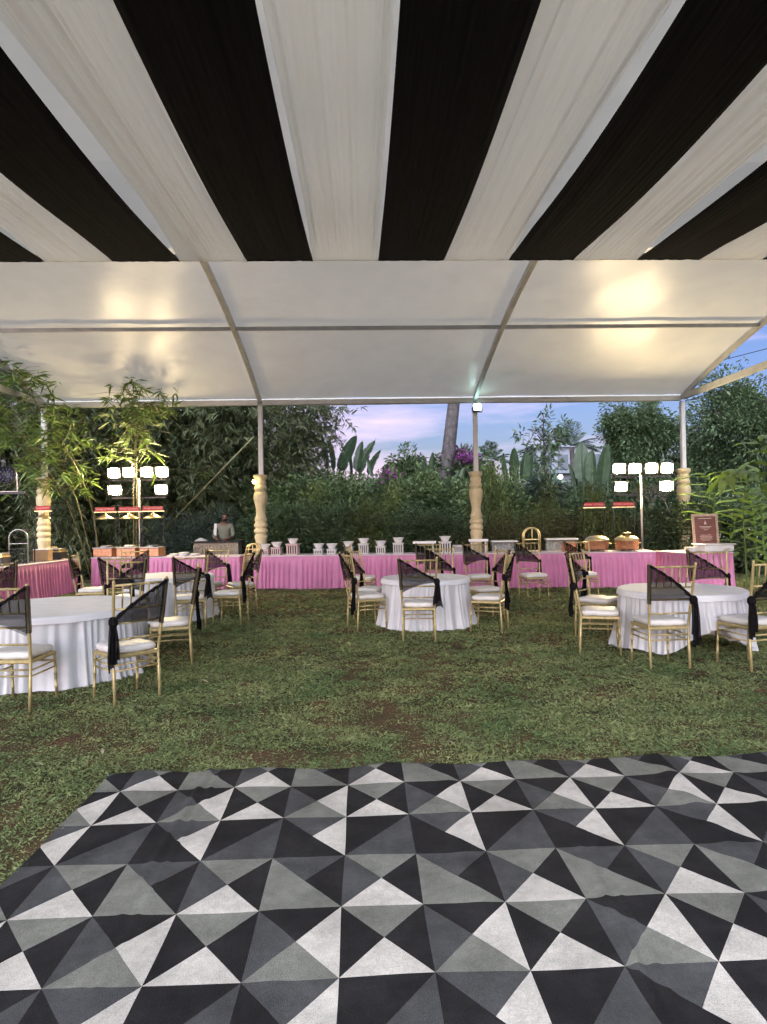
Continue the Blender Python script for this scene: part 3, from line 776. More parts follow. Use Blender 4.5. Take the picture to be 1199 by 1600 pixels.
# left wing: wire rack, cartons, black chafers
def wire_rack(p, lb):
    root = empty('wire_rack', p, .2, label=lb, cat='rack')
    w, h = .34, .68
    for yy in (-.22, .22):
        pts = [(-w/2, yy, 0), (-w/2, yy, h-w/2)] + [(-w/2*math.cos(a), yy, h-w/2+w/2*math.sin(a)) for a in np.linspace(.15, PI-.15, 12)] + [(w/2, yy, h-w/2), (w/2, yy, 0)]
        MB().tube(pts, .012, 6).build('arch', M_steel if yy < 0 else M_blackm, root, True)
        MB().tube([(-w/2, yy, .40), (w/2, yy, .40)], .009, 6).build('bar', M_steel if yy < 0 else M_blackm, root)
    for k in range(9):
        a = PI*k/8; x, z = -w/2*math.cos(a), h-w/2+w/2*math.sin(a)
        MB().tube([(x, -.22, z), (x, .22, z)], .006, 5).build('wire', M_blackm, root)
    for k in range(9):
        x = -w/2+w*k/8; MB().tube([(x, -.22, 0), (x, -.22, .28)], .005, 5).build('wire', M_blackm, root)
        MB().tube([(x, .22, 0), (x, .22, .28)], .005, 5).build('wire', M_blackm, root)
    for k in range(4): MB().tube([(-w/2, -.22, .07*k+.03), (w/2, -.22, .07*k+.03)], .005, 5).build('wire', M_blackm, root)
    for z in (.03, .29): MB().box((0, 0, z), (w, .42, .01)).build('shelf', M_blackm, root)
wire_rack(Vector((-6.84, 13.15, ZT)), 'black arched wire rack on the left buffet table')
def black_chafer(p, lb, w=.5, rz=.1):
    root = empty('chafing_dish', p, rz, label=lb, cat='chafing dish')
    MB().box((0, 0, .09), (w, .34, .15), bev=.01).build('body', M_blackm, root)
    MB().box((0, 0, .175), (w+.03, .37, .02), bev=.005).build('rim', M_brass, root)
    MB().box((0, 0, .235), (w*.96, .33, .02), bev=.008).build('lid', M_steel, root)
    MB().tube([(-.1, 0, .245), (-.1, 0, .275), (.1, 0, .275), (.1, 0, .245)], .009, 6).build('handle', M_brass, root)
    for s in (-1, 1): MB().box((s*(w/2-.03), 0, .205), (.02, .3, .04)).build('bracket', M_brass, root)
black_chafer(Vector((-6.98, 12.35, ZT)), 'black chafing dish with gold rim at the left edge')
black_chafer(Vector((-6.78, 14.28, ZT)), 'black chafing dish with grey lid behind the brown carton', .48, .05)
r_ = empty('carton', (-6.72, 13.74, ZT), .1, label='plain brown carton beside the black wire rack', cat='box')
MB().box((0, 0, .12), (.30, .26, .235), bev=.006).build('body', M_carton, r_); MB().box((0, 0, .248), (.32, .28, .018), bev=.003).build('lid', M_white, r_)
# right end: plates, white warmer and menu board
root = empty('plate_stack', (6.62, 12.62, ZT), label='stack of white plates beside the right pillar', cat='plates')
for k in range(6): MB().lathe([(.07, k*.014), (.08, k*.014+.004), (.15, k*.014+.018), (.148, k*.014+.022), (.07, k*.014+.008)], 28).build('plate', M_white, root, True)
root = empty('white_warmer', (6.98, 12.48, ZT), .1, label='flat white serving box below the menu board', cat='box')
MB().box((0, 0, .075), (.62, .40, .13), bev=.02).build('body', M_white, root); MB().box((0, 0, .152), (.68, .44, .022), bev=.008).build('lid', M_white, root)
mb = empty('menu_board', (7.03, 12.86, ZT), -.08, label='brown framed menu board standing on the right end table', cat='sign')
tl = -.10
MB().box((0, 0, .42), (.42, .016, .56), (tl, 0, 0)).build('panel', M_menu, mb)
for s in (-1, 1):
    MB().box((s*.235, 0, .42), (.05, .03, .66), (tl, 0, 0), bev=.004).build('frame_side', M_frame, mb)
for zz in (.115, .725): MB().box((0, -(zz-.42)*tl*-1*-1*0 + (zz-.42)*.10, zz), (.42, .03, .05), (tl, 0, 0), bev=.004).build('frame_bar', M_frame, mb)
def pr(z, w, hgt): MB().box((0, -.0115+(z-.42)*.10, z), (w, .004, hgt), (tl, 0, 0)).build('printed_line', M_print, mb)
for z, w, hgt in ((.66, .26, .012), (.49, .24, .012), (.465, .18, .009), (.43, .08, .009), (.32, .20, .010), (.29, .25, .008), (.265, .22, .008), (.24, .25, .008), (.215, .17, .008)): pr(z, w, hgt)
MB().add([(-.028, -.013+.012, .54), (.028, -.013+.012, .54), (0, -.013+.018, .62)], [(0, 1, 2)]).build('emblem', M_print, mb)
MB().box((0, .10, .20), (.03, .02, .42), (.35, 0, 0)).build('prop', M_frame, mb)

# ------------------------------------------------------------------ woven counter and the man behind it
ct = at(341, 845, 16.6); root = empty('serving_counter', (ct.x, 16.6, 0), label='woven-front counter with dark top in front of the man', cat='counter')
MB().box((0, 0, .50), (1.12, .5, .98), bev=.01).build('body', M_counter, root)
MB().box((0, 0, 1.012), (1.26, .62, .04), bev=.008).build('top', M_dark, root)
for i in range(13): MB().box((-.54+i*.09, -.256, .62), (.045, .012, .66)).build('slat', M_counter, root)
root = empty('napkin_stack', (ct.x-.42, 16.55, 1.033), label='small white heap of napkins on the woven counter', cat='napkins')
MB().lathe([(.12, 0), (.13, .02), (.08, .05), (.03, .08), (.001, .085)], 14, sx=1.3).build('heap', M_white, root)

def skin_mesh(name, verts, edges, rootv, m, parent, sub=2):
    me = bpy.data.meshes.new(name); me.from_pydata([v[:3] for v in verts], edges, []); me.update()
    o = bpy.data.objects.new(name, me); COL.objects.link(o); o.parent = parent
    sk = o.modifiers.new('skin', 'SKIN'); sk.use_smooth_shade = True
    lay = me.skin_vertices[0] if len(me.skin_vertices) else None
    if lay is None:
        bpy.context.view_layer.objects.active = o; lay = me.skin_vertices[0]
    for i, v in enumerate(verts):
        rr = v[3]; lay.data[i].radius = (rr, rr) if not hasattr(rr, '__len__') else rr; lay.data[i].use_root = (i == rootv)
    sb = o.modifiers.new('sub', 'SUBSURF'); sb.levels = sub; sb.render_levels = sub
    me.materials.append(m)
    return o
man = empty('person', (ct.x+.05, 17.15, 0), label='man in grey-green shirt looking down behind the woven counter', cat='person')
hd = Vector((.05, -.10, 1.60))
bv = [(0, 0, .95, (.15, .10)), (0, -.01, 1.12, (.145, .10)), (0, -.02, 1.30, (.165, .11)), (.0, -.03, 1.43, (.12, .085)), (.01, -.05, 1.50, .055), (hd.x-.01, hd.y+.02, 1.56, .070), (hd.x, hd.y, 1.64, .092), (hd.x, hd.y+.01, 1.71, .080),
      (hd.x+.01, hd.y-.105, 1.605, .014),
      (-.19, -.02, 1.41, .060), (-.25, -.08, 1.15, .045), (-.14, -.33, 1.07, .036), (-.09, -.40, 1.065, .026),
      (.19, -.02, 1.41, .060), (.25, -.06, 1.15, .045), (.16, -.32, 1.07, .036), (.11, -.40, 1.065, .026),
      (-.10, 0, .88, .09), (-.11, 0, .50, .062), (-.11, .02, .08, .042), (-.12, -.13, .03, .036),
      (.10, 0, .88, .09), (.11, 0, .50, .062), (.11, .02, .08, .042), (.12, -.13, .03, .036)]
be = [(0, 1), (1, 2), (2, 3), (3, 4), (4, 5), (5, 6), (6, 7), (6, 8), (3, 9), (9, 10), (10, 11), (11, 12), (3, 13), (13, 14), (14, 15), (15, 16), (0, 17), (17, 18), (18, 19), (19, 20), (0, 21), (21, 22), (22, 23), (23, 24)]
nv = len(bv)
for s, base in ((-1, 12), (1, 16)):           # fingers resting on the counter
    bx, by, bz = bv[base][:3]
    for k in range(4):
        a = (-.022+.0145*k); i0 = len(bv)
        bv.append((bx+a, by-.05, bz-.005, .008)); bv.append((bx+a*1.1, by-.095+.006*abs(k-1.5), bz-.018, .007)); be += [(base, i0), (i0, i0+1)]
    i0 = len(bv); bv.append((bx-s*.035, by-.025, bz, .009)); bv.append((bx-s*.05, by-.06, bz-.01, .008)); be += [(base, i0), (i0, i0+1)]
skin_mesh('body', bv, be, 0, M_skin, man)
sh = [(0, 0, .93, (.175, .125)), (0, -.01, 1.12, (.17, .122)), (0, -.02, 1.30, (.185, .13)), (0, -.03, 1.42, (.145, .105)), (0, -.04, 1.475, (.078, .075)),
      (-.19, -.02, 1.41, .078), (-.25, -.08, 1.17, .062), (-.19, -.22, 1.10, .052), (.19, -.02, 1.41, .078), (.25, -.06, 1.17, .062), (.20, -.21, 1.10, .052)]
skin_mesh('shirt', sh, [(0, 1), (1, 2), (2, 3), (3, 4), (3, 5), (5, 6), (6, 7), (3, 8), (8, 9), (9, 10)], 0, M_shirt, man)
tr = [(0, 0, .93, (.165, .115)), (-.10, 0, .86, .105), (-.11, 0, .50, .078), (-.11, .02, .09, .062), (.10, 0, .86, .105), (.11, 0, .50, .078), (.11, .02, .09, .062)]
skin_mesh('trousers', tr, [(0, 1), (1, 2), (2, 3), (0, 4), (4, 5), (5, 6)], 0, M_trou, man)
def hairf(u, v):
    a = u*2*PI; t = v*1.55; x = .100*math.sin(t)*math.cos(a); y = .112*math.sin(t)*math.sin(a); z = .105*math.cos(t)
    if y < -.02 and z < .07: y *= .80; z = max(z, .050)
    n = .004*math.sin(a*9+t*7)
    return (hd.x+x+n, hd.y+.012+y, hd.z+.035+z+n)
MB().grid(hairf, 28, 12, True).build('hair', M_hair, man, True)
MB().tube([(hd.x-.045, hd.y-.045, 1.575), (hd.x-.02, hd.y-.085, 1.555), (hd.x+.02, hd.y-.085, 1.555), (hd.x+.055, hd.y-.045, 1.575)], [.02, .028, .028, .02], 8).build('beard', M_hair, man, True)
for s in (-1, 1):
    MB().lathe([(.001, -.03), (.014, -.02), (.017, .005), (.012, .025), (.001, .03)], 10, (hd.x+s*.094, hd.y+.015, 1.635), .6, 1.2).build('ear', M_skin, man, True)
    MB().lathe([(.001, -.010), (.010, -.004), (.010, .004), (.001, .010)], 10, (hd.x+s*.034, hd.y-.082, 1.645), .8, .8).build('eye', M_hair, man, True)
def arm_highlight(u, v):
    s = v; a = u-.5
    if s < .5: y = -.16+.10*(s/.5); z = 1.10+.36*(s/.5)
    else: y = -.06+.20*((s-.5)/.5); z = 1.46-.30*((s-.5)/.5)
    return (-.205+a*.07, y-.045+.01*math.sin(a*14), z+.02)
MB().grid(arm_highlight, 8, 16).build('highlight_strip', M_white, man, True)  # white strip added as a painted highlight on the arm

# ------------------------------------------------------------------ floodlight stands
def flood(parent, c, rx, rz, w=.31, h=.27, name='floodlight', m=M_lampw):
    r = bpy.data.objects.new(name, None); COL.objects.link(r); r.parent = parent; r.location = c; r.rotation_euler = (rx, 0, rz); r.empty_display_size = .1
    MB().box((0, .045, 0), (w, .09, h), bev=.02).build('housing', M_blackm, r)
    rnd = []
    for k in range(20):
        a = 2*PI*k/20; ca, sa = math.cos(a), math.sin(a); q = (abs(ca)**4.5+abs(sa)**4.5)**(-1/4.5); rnd.append((w*.44*ca*q, -.004, h*.43*sa*q))
    MB().add(rnd, [tuple(range(20))]).build('lamp_glass', m, r)
    for sx_ in (-1, 1): MB().box((sx_*w*.475, -.012, 0), (w*.05, .022, h*.98), bev=.004).build('bezel', M_steel, r)
    MB().tube([(-w/2-.015, .04, 0), (-w/2-.015, .04, -h*.62), (w/2+.015, .04, -h*.62), (w/2+.015, .04, 0)], .008, 6).build('yoke', M_blackm, r)
    return r
def light_stand(polepx, Y, tops, lows, ytop, ylow, lb):
    base = at(polepx, 860, Y); root = empty('floodlight_stand', (base.x, Y, 0), label=lb, cat='floodlight stand', group='floodlight stands')
    zt = at(polepx, ytop, Y).z; zl = at(polepx, ylow, Y).z
    MB().tube([(0, 0, 0), (0, 0, zt-.15)], .028, 10).build('pole', M_steel, root, True)
    for a in (.5, 2.6, 4.7):
        MB().tube([(0, 0, .75), (.62*math.cos(a), .62*math.sin(a), .02)], .014, 6).build('leg', M_steel, root)
    xs = [at(p, ytop, Y).x-base.x for p in tops]; xl = [at(p, ylow, Y).x-base.x for p in lows]
    MB().box(((xs[0]+xs[-1])/2, .05, zt-.19), (xs[-1]-xs[0]+.2, .035, .035)).build('crossbar', M_blackm, root)
    MB().box(((xl[0]+xl[-1])/2, .05, zl-.19), (xl[-1]-xl[0]+.2, .035, .035)).build('crossbar', M_blackm, root)
    for i, x in enumerate(xs): flood(root, (x, 0, zt+random.uniform(-.01, .01)), R(8+3*math.sin(i*2.)), R(-3+4*i*.5))
    for i, x in enumerate(xl): flood(root, (x, 0, zl), R(14-6*i), R(6-14*i), .33, .25)
light_stand(219, 15.75, [178.5, 202, 230, 253.5], [180, 252.5], 738, 765.5, 'floodlight stand with six lit lamps behind the left buffet table')
light_stand(1004, 14.9, [967.5, 992, 1018, 1042], [970.5, 1041.5], 732, 760, 'floodlight stand with six lit lamps behind the copper pots')
# small lamps on the poles
pl = at(746, 636, TY-.12); r_ = empty('pole_lamp', pl, label='small bluish-white LED floodlight under the eave on the middle pole', cat='lamp')
flood(r_, (0, 0, 0), R(-12), R(5), .22, .19, 'lamp_head', M_led)
MB().box((0, .06, .0), (.05, .06, .05)).build('bracket', M_blackm, r_)
pl = at(397, 753, TY-.20); r_ = empty('pole_bulb', pl, label='tiny yellow bulb beside the second pillar', cat='lamp')
MB().lathe([(.001, -.045), (.03, -.03), (.042, 0), (.032, .03), (.015, .05)], 14).build('bulb', M_bulb, r_, True)
MB().lathe([(.018, .05), (.018, .09)], 10).build('socket', M_blackm, r_); MB().tube([(0, 0, .09), (.05, .05, .12), (.14, .16, .10)], .006, 5).build('wire', M_blackm, r_)
# stage par light at the left edge
pc = at(12, 742, 10.6); root = empty('par_light_stand', (pc.x-.42, 10.6, 0), label='black round stage light on its stand at the left edge', cat='stage light')
lx = .42
MB().tube([(0, 0, 0), (0, 0, 2.30)], .02, 8).build('pole', M_blackm, root)
for a in (.3, 2.4, 4.5): MB().tube([(0, 0, .7), (.5*math.cos(a), .5*math.sin(a), .015)], .012, 6).build('leg', M_blackm, root)
zb = at(20, 770, 10.6).z
MB().box((.15, 0, zb), (1.1, .045, .045)).build('crossbar', M_blackm, root)
h_ = empty('lamp_head', (lx, -.02, pc.z)); h_.parent = root; h_.rotation_euler = (R(84), 0, R(8))
MB().lathe([(.001, -.16), (.09, -.16), (.12, -.12), (.142, .0), (.145, .03), (.128, .03), (.126, .012), (.001, .012)], 28).build('can', M_blackm, h_, True)
for i in range(19):
    rr, a = (0, 0) if i == 0 else ((.052, i*PI/3) if i < 7 else (.098, i*PI/6))
    MB().lathe([(.017, .012), (.017, .018), (.010, .024), (.001, .026)], 10, (rr*math.cos(a), rr*math.sin(a), 0)).build('lens', mat('led_lens', (.10, .10, .17), .15), h_, True)
MB().tube([(lx-.165, -.02, pc.z), (lx-.165, -.02, zb+.02), (lx+.165, -.02, zb+.02), (lx+.165, -.02, pc.z)], .012, 6).build('yoke', M_steel, root)

# ================================================================== VEGETATION
def crown_leaves(n, rx, ry, rz, cz, nclump, leaf, ratio, shell=.55, csz=.32, down=-.15, seed=0, flatbottom=False):
    r = np.random.default_rng(seed)
    c = unit(r.normal(size=(nclump, 3))); rad = (shell+(1-shell)*r.random(nclump))[:, None]
    c = c*rad
    if flatbottom: c[:, 2] = np.abs(c[:, 2])*1.0-.15
    k = r.integers(0, nclump, n); cs = csz*(.6+.8*r.random(nclump))
    d = unit(r.normal(size=(n, 3))); q = r.random(n)**.45
    P = c[k] + d*(q*cs[k])[:, None]
    P = P*np.array([rx, ry, rz]) + np.array([0, 0, cz])
    D = d*.8 + unit(c[k])*.5 + r.normal(size=(n, 3))*.45; D[:, 2] += down
    l = leaf*r.uniform(.6, 1.35, n)
    return P, D, l, l*ratio*r.uniform(.8, 1.2, n)
def bush_mesh(name, m, seed, n=10000, leaf=.105, ratio=.5, rx=1.3, ry=1.1, rz=1.35, nclump=60, shell=.45, csz=.30, ground=True, stems=7, bark=M_bark2):
    root = empty(name)
    P, D, l, w = crown_leaves(n, rx, ry, rz, rz*1.02, nclump, leaf, ratio, shell, csz, seed=seed)
    ok = P[:, 2] > .03; V, F = leaf_geo(P[ok], D[ok], l[ok], w[ok])
    np_mesh('foliage', V, F, m, root)
    r = random.Random(seed)
    s = MB()
    for i in range(stems):
        a = r.uniform(0, 6.28); e = r.uniform(.3, .8)
        s.tube([(0.1*math.cos(a), .1*math.sin(a), 0), (rx*e*.45*math.cos(a), ry*e*.45*math.sin(a), rz*.7), (rx*e*.85*math.cos(a), ry*e*.85*math.sin(a), rz*1.45)], [.035, .022, .008], 5)
    s.build('stems', bark, root)
    return root
SH = 'shrub planting behind the buffet'
bushes = [bush_mesh('shrub', M_leafm, 11), bush_mesh('shrub', M_leafd, 12, leaf=.095, n=12000), bush_mesh('shrub', M_leafd, 13, leaf=.15, ratio=.30, n=9000), bush_mesh('shrub', M_leafb, 14, leaf=.20, ratio=.16, n=8500),
          bush_mesh('shrub', M_leafy, 15, leaf=.075, n=13000, nclump=100), bush_mesh('shrub', M_leafl, 16, leaf=.12, n=4500)]
LM = [(-60, 'left of the par light'), (20, 'behind the wire rack'), (73, 'behind the far left pillar'), (166, 'behind the leftmost copper dish'), (203, 'behind the left floodlight pole'), (245, 'right of the left floodlights'), (290, 'behind the plate stacks'), (341, 'behind the man'), (395, 'left of the second pillar')] + \
     [(q, 'behind the %s bowl' % w) for q, w in zip((415, 433, 458, 498, 519, 545, 569, 595, 623), ('first', 'second', 'third', 'fourth', 'fifth', 'sixth', 'seventh', 'eighth', 'ninth'))] + \
     [(664, 'behind the left raised tray'), (696, 'behind the tenth bowl'), (716, 'behind the empty stand'), (747, 'behind the middle pillar'), (788, 'behind the empty acrylic display'), (831, 'behind the gold arch'), (877, 'behind the orange box'), (920, 'behind the left copper pot'), (970, 'behind the right copper pot'), (1004, 'behind the right floodlight pole'), (1040, 'right of the right floodlight pole'), (1070, 'behind the right pillar'), (1105, 'behind the menu board'), (1145, 'right of the menu board'), (1185, 'at the right edge'), (1240, 'beyond the right edge')]
SEEN = set()
def whereis(px, text):
    for q, w in sorted(LM, key=lambda t: abs(t[0]-px)):
        if text+' '+w not in SEEN: break
    SEEN.add(text+' '+w); return text+' '+w
used = set()
BLAB = ['mid green bushy shrub', 'dark small-leaved shrub', 'dark long-leaved shrub', 'bluish narrow-leaved shrub', 'low yellowish hedge shrub']
def bush(k, px, ytop, Y, wide, lb=None, grp=SH, asp=1.0, row=''):
    p = at(px, ytop, Y); h = p.z; x = p.x
    sz = h/2.75
    o = bushes[k] if k not in used else copy_tree(bushes[k])
    used.add(k)
    o.location = (x, Y, 0); o.rotation_euler = (0, 0, random.uniform(0, 6.28)); o.scale = (wide/2.5, wide/2.5*asp, sz)
    tag(o, lb or whereis(px, row+BLAB[k]), 'shrub', grp)
# front hedge
for px, yt, k in ((262, 815, 3), (300, 800, 3), (335, 795, 3), (425, 795, 2), (465, 775, 2), (505, 790, 1), (545, 780, 2), (590, 790, 1), (640, 785, 1), (700, 800, 1), (735, 812, 4), (775, 806, 4), (815, 800, 4), (855, 803, 4), (895, 797, 4), (935, 800, 4), (975, 798, 4), (1015, 803, 4), (1055, 800, 4)):
    bush(k, px, yt+random.uniform(-4, 4), 17.6+random.uniform(-.3, .5) if k != 3 else 18.2, 1.9 if k == 4 else 2.1, row='front-row ')
# second row
for px, yt, k, Y in ((430, 740, 0, 19.5), (470, 725, 2, 20), (520, 738, 0, 19.6), (560, 745, 2, 20), (610, 738, 1, 19.5), (640, 722, 0, 20), (675, 735, 1, 20.5), (720, 748, 1, 19.8), (762, 728, 0, 19.2), (800, 775, 2, 19.5), (840, 778, 0, 19.5), (880, 775, 1, 19.5), (925, 770, 2, 19), (965, 760, 1, 19), (1010, 745, 1, 19.5), (1050, 740, 2, 19.5), (1095, 760, 2, 18.8), (1140, 770, 1, 18)):
    bush(k, px, yt, Y, 2.6, row='taller ')
# third row, far, closes the view
for i in range(22):
    px = 380+i*40; bush([0, 1, 2][i % 3], px, 752+16*math.sin(i*1.7)+9*math.sin(i*4.1), 25+math.sin(i)*1.2, 4.2, whereis(px, 'far dark shrub in the back row'), 'furthest row of shrubs')
for i in range(7):
    bush([1, 2][i % 2], 1080+i*45, 770+8*math.sin(i*2.2), 15.5+.6*math.sin(i*3), 2.2, whereis(1080+i*45, 'dark leafy shrub outside the tent'), 'shrubs right of the tent')
for px_, yt_, Y_, w_, lb_ in ((486, 752, 18.6, 1.5, 'light green arching shrub behind the fourth bowl'), (575, 772, 17.2, 1.2, 'light green low shrub behind the seventh bowl'), (612, 748, 18.7, 1.3, 'light green shrub between the banana leaves and the leaning trunk'), (855, 748, 18.3, 1.1, 'light green loose shrub below the far building')):
    bush(5, px_, yt_, Y_, w_, lb_, None)
bush(5, 930, 752, 16.6, 1.15, 'bright yellow-green shrub lit by the right floodlights', None, 1.0)
bush(5, 958, 800, 16.3, .8, 'small bright shrub behind the right red sign', None)
bush(5, 764, 715, 18.4, 1.3, 'light green shrub right behind the middle pillar', None)

# trees with limbs
def tree(name, x, y, hh, rx, rz, cz, m, seed, lb, n=9000, leaf=.17, ratio=.45, trunk_r=.13, lean=(0, 0), nclump=55, shell=.35, csz=.28, bark=M_bark, grp=None, cat='tree'):
    root = empty(name, (x, y, 0), label=lb, cat=cat, group=grp)
    r = random.Random(seed)
    tp = [(0, 0, -.05), (lean[0]*.3, lean[1]*.3, hh*.35), (lean[0]*.7, lean[1]*.7, hh*.7), (lean[0], lean[1], hh)]
    t = MB(); t.tube(tp, [trunk_r*1.25, trunk_r, trunk_r*.8, trunk_r*.3], 10)
    tk = t.build('trunk', bark, root, True)
    for i in range(9):
        a = i*2.4+r.random(); f = r.uniform(.45, .95)
        b = Vector(tp[1]).lerp(Vector(tp[3]), f); e = Vector((lean[0]+rx*.75*math.cos(a), lean[1]+rx*.75*math.sin(a), cz+rz*r.uniform(-.5, .7)))
        mid = b.lerp(e, .5)+Vector((0, 0, .15*rx))
        MB().tube([b, mid, e], [trunk_r*.45, trunk_r*.28, .012], 6).build('limb', bark, root, True)
    P, D, l, w = crown_leaves(n, rx, rx, rz, cz, nclump, leaf, ratio, shell, csz, seed=seed)
    P[:, 0] += lean[0]; P[:, 1] += lean[1]
    ok = P[:, 2] > .1; V, F = leaf_geo(P[ok], D[ok], l[ok], w[ok], .25, .12)
    np_mesh('crown', V, F, m, root)
    return root
def X(px, Y): return at(px, 790, Y).x
tree('broadleaf_tree', X(1000, 21), 21, 4.8, 1.25, 1.75, 3.95, M_leafd, 31, 'dark dense tree rising above the right floodlights', n=24000, nclump=90, leaf=.125)
tree('broadleaf_tree', X(1160, 20), 20, 5.2, 2.1, 2.1, 3.9, M_leafd, 32, 'large dark tree right of the right-hand pole', n=30000, nclump=110, leaf=.125)
tree('broadleaf_tree', X(1110, 24), 24, 4.2, 1.6, 1.5, 2.7, M_leafd, 33, 'dark tree behind the right-hand pole', n=15000, leaf=.14)
tree('slender_tree', X(852, 22), 22, 5.1, .95, 1.4, 3.9, M_leafd, 34, 'slender open tree against the sky left of the far building', n=800, leaf=.22, ratio=.28, trunk_r=.05, nclump=26, shell=.2, csz=.25)
tree('slender_tree', X(838, 18.6), 18.6, 2.2, .5, .5, 2.2, M_leafb, 35, 'thin pale-stemmed small tree leaning before the far building', n=500, leaf=.3, ratio=.22, trunk_r=.035, lean=(.28, 0), bark=M_bark2, nclump=14)
tree('leaning_tree', X(685, 21.5), 21.5, 8.5, 3.0, 1.5, 9.6, M_leafd, 36, 'tall tree with thick grey leaning trunk crossing the eave', n=9000, leaf=.2, trunk_r=.24, lean=(.95, 0))
tree('broadleaf_tree', X(640, 23), 23, 3.6, 1.0, .9, 3.1, M_leafd, 37, 'dark rounded tree left of the leaning trunk', n=10000, leaf=.12)
tree('bougainvillea_bush', X(722, 22), 22, 3.2, 1.15, .9, 3.0, M_leafd, 38, 'dark climbing bush with magenta flowers right of the leaning trunk', n=5000, leaf=.16)
r = np.random.default_rng(5)
def petals(px, py, Y, n, s, lb):
    c = at(px, py, Y); root = empty('bougainvillea_spray', c, label=lb, cat='flowers')
    P = r.normal(size=(n, 3))*np.array([s, s*.6, s*.8]); V, F = leaf_geo(P, r.normal(size=(n, 3)), r.uniform(.06, .12, n), r.uniform(.06, .1, n))
    tag(np_mesh('flowers', V, F, M_magenta, root), kind='stuff')
petals(727, 714, 21.0, 230, .22, 'magenta bougainvillea flowers right of the leaning trunk')
petals(604, 740, 18.9, 60, .16, 'faint magenta flowers at the foot of the banana leaves')
# ivy on the leaning trunk
o_ = empty('ivy', (X(685, 21.5), 21.3, 0), label='ivy leaves climbing the leaning trunk', cat='ivy')
n = 2600; tt = r.random(n)**1.5; z = .5+tt*2.4; a = r.uniform(0, 6.28, n)
P = np.stack([.95*.11*z*1.0+np.cos(a)*(.34+.25*(1-tt)*r.random(n)), .2+np.sin(a)*(.34+.2*r.random(n)), z], 1); D = np.stack([np.cos(a), np.sin(a), r.normal(size=n)*.5-.4], 1)
V, F = leaf_geo(P, D, r.uniform(.08, .16, n), r.uniform(.07, .12, n)); np_mesh('leaves', V, F, M_leafm, o_)

# bare-branched frangipani right of the right floodlights
fr_ = empty('frangipani', (X(1036, 16.4), 16.4, 0), label='bare forking frangipani branches below the right floodlights', cat='tree')
def fork(mb, p, d, l, rad, lev, tips):
    e = p+d*l; mb.tube([p, p.lerp(e, .5)+Vector((random.uniform(-.03, .03), 0, .02)), e], [rad, rad*.9, rad*.75], 6)
    if lev == 0: tips.append(e); return
    for s in (-1, 1, .2)[:random.choice((2, 3))]:
        nd = (d+Vector((s*random.uniform(.4, .75), random.uniform(-.4, .4), .25))).normalized(); fork(mb, e, nd, l*.72, rad*.72, lev-1, tips)
mb_ = MB(); tips = []; fork(mb_, Vector((0, 0, 0)), Vector((.05, 0, 1)), .85, .05, 4, tips); mb_.build('branches', M_bark2, fr_, True)
n = len(tips)*4; P = np.repeat(np.array([t[:] for t in tips]), 4, 0); D = r.normal(size=(n, 3)); D[:, 2] = np.abs(D[:, 2])
V, F = leaf_geo(P, D, r.uniform(.12, .2, n), r.uniform(.035, .06, n)); np_mesh('leaves', V, F, M_leafm, fr_)

# banana / traveller's palm leaves: each paddle is a part
def paddle_mesh(L_, Wd, bend, tears, seed):
    rr = random.Random(seed); mb = MB(); n = 22
    pts = []
    for i in range(n+1):
        t = i/n; pts.append(Vector((bend*t*t*L_, 0, L_*(t-.16*abs(bend)*t*t*2))))
    for side in (-1, 1):
        for i in range(n):
            t = i/n; t2 = (i+1)/n
            w0 = Wd*.5*(math.sin(PI*min(1, t*1.02+.03))**.55); w1 = Wd*.5*(math.sin(PI*min(1, t2*1.0+.03))**.55) if i < n-1 else .01
            if t < .22: w0 *= max(0.04, (t-.14)/.08) if t > .14 else .04
            if t2 < .22: w1 *= max(.04, (t2-.14)/.08) if t2 > .14 else .04
            gap = .25 if rr.random() < tears else 0
            a, b = pts[i], pts[i+1]
            up = Vector((0, .18*w0, .22*w0)); up1 = Vector((0, .18*w1, .22*w1))
            bb = b.lerp(a, gap*.6)
            v = [a, b, bb+Vector((0, 0, 0))+Vector((math.copysign(1, side)*w1*(1-gap), 0, 0))+up1, a+Vector((side*w0, 0, 0))+up]
            mb.add(v, [(0, 1, 2, 3)] if side > 0 else [(3, 2, 1, 0)])
    mb.tube([p_ for p_ in pts[::3]], [.03*(1-i/9)+.006 for i in range(len(pts[::3]))], 5)
    me = bpy.data.meshes.new('leaf'); me.from_pydata([tuple(v) for v in mb.v], [], mb.f); me.update(); me.materials.append(M_banana)
    return me
PAD = [paddle_mesh(2.4, .40, .22, .30, 1), paddle_mesh(2.4, .42, .08, .18, 2), paddle_mesh(2.4, .40, -.20, .35, 3), paddle_mesh(2.4, .62, .04, .06, 4)]
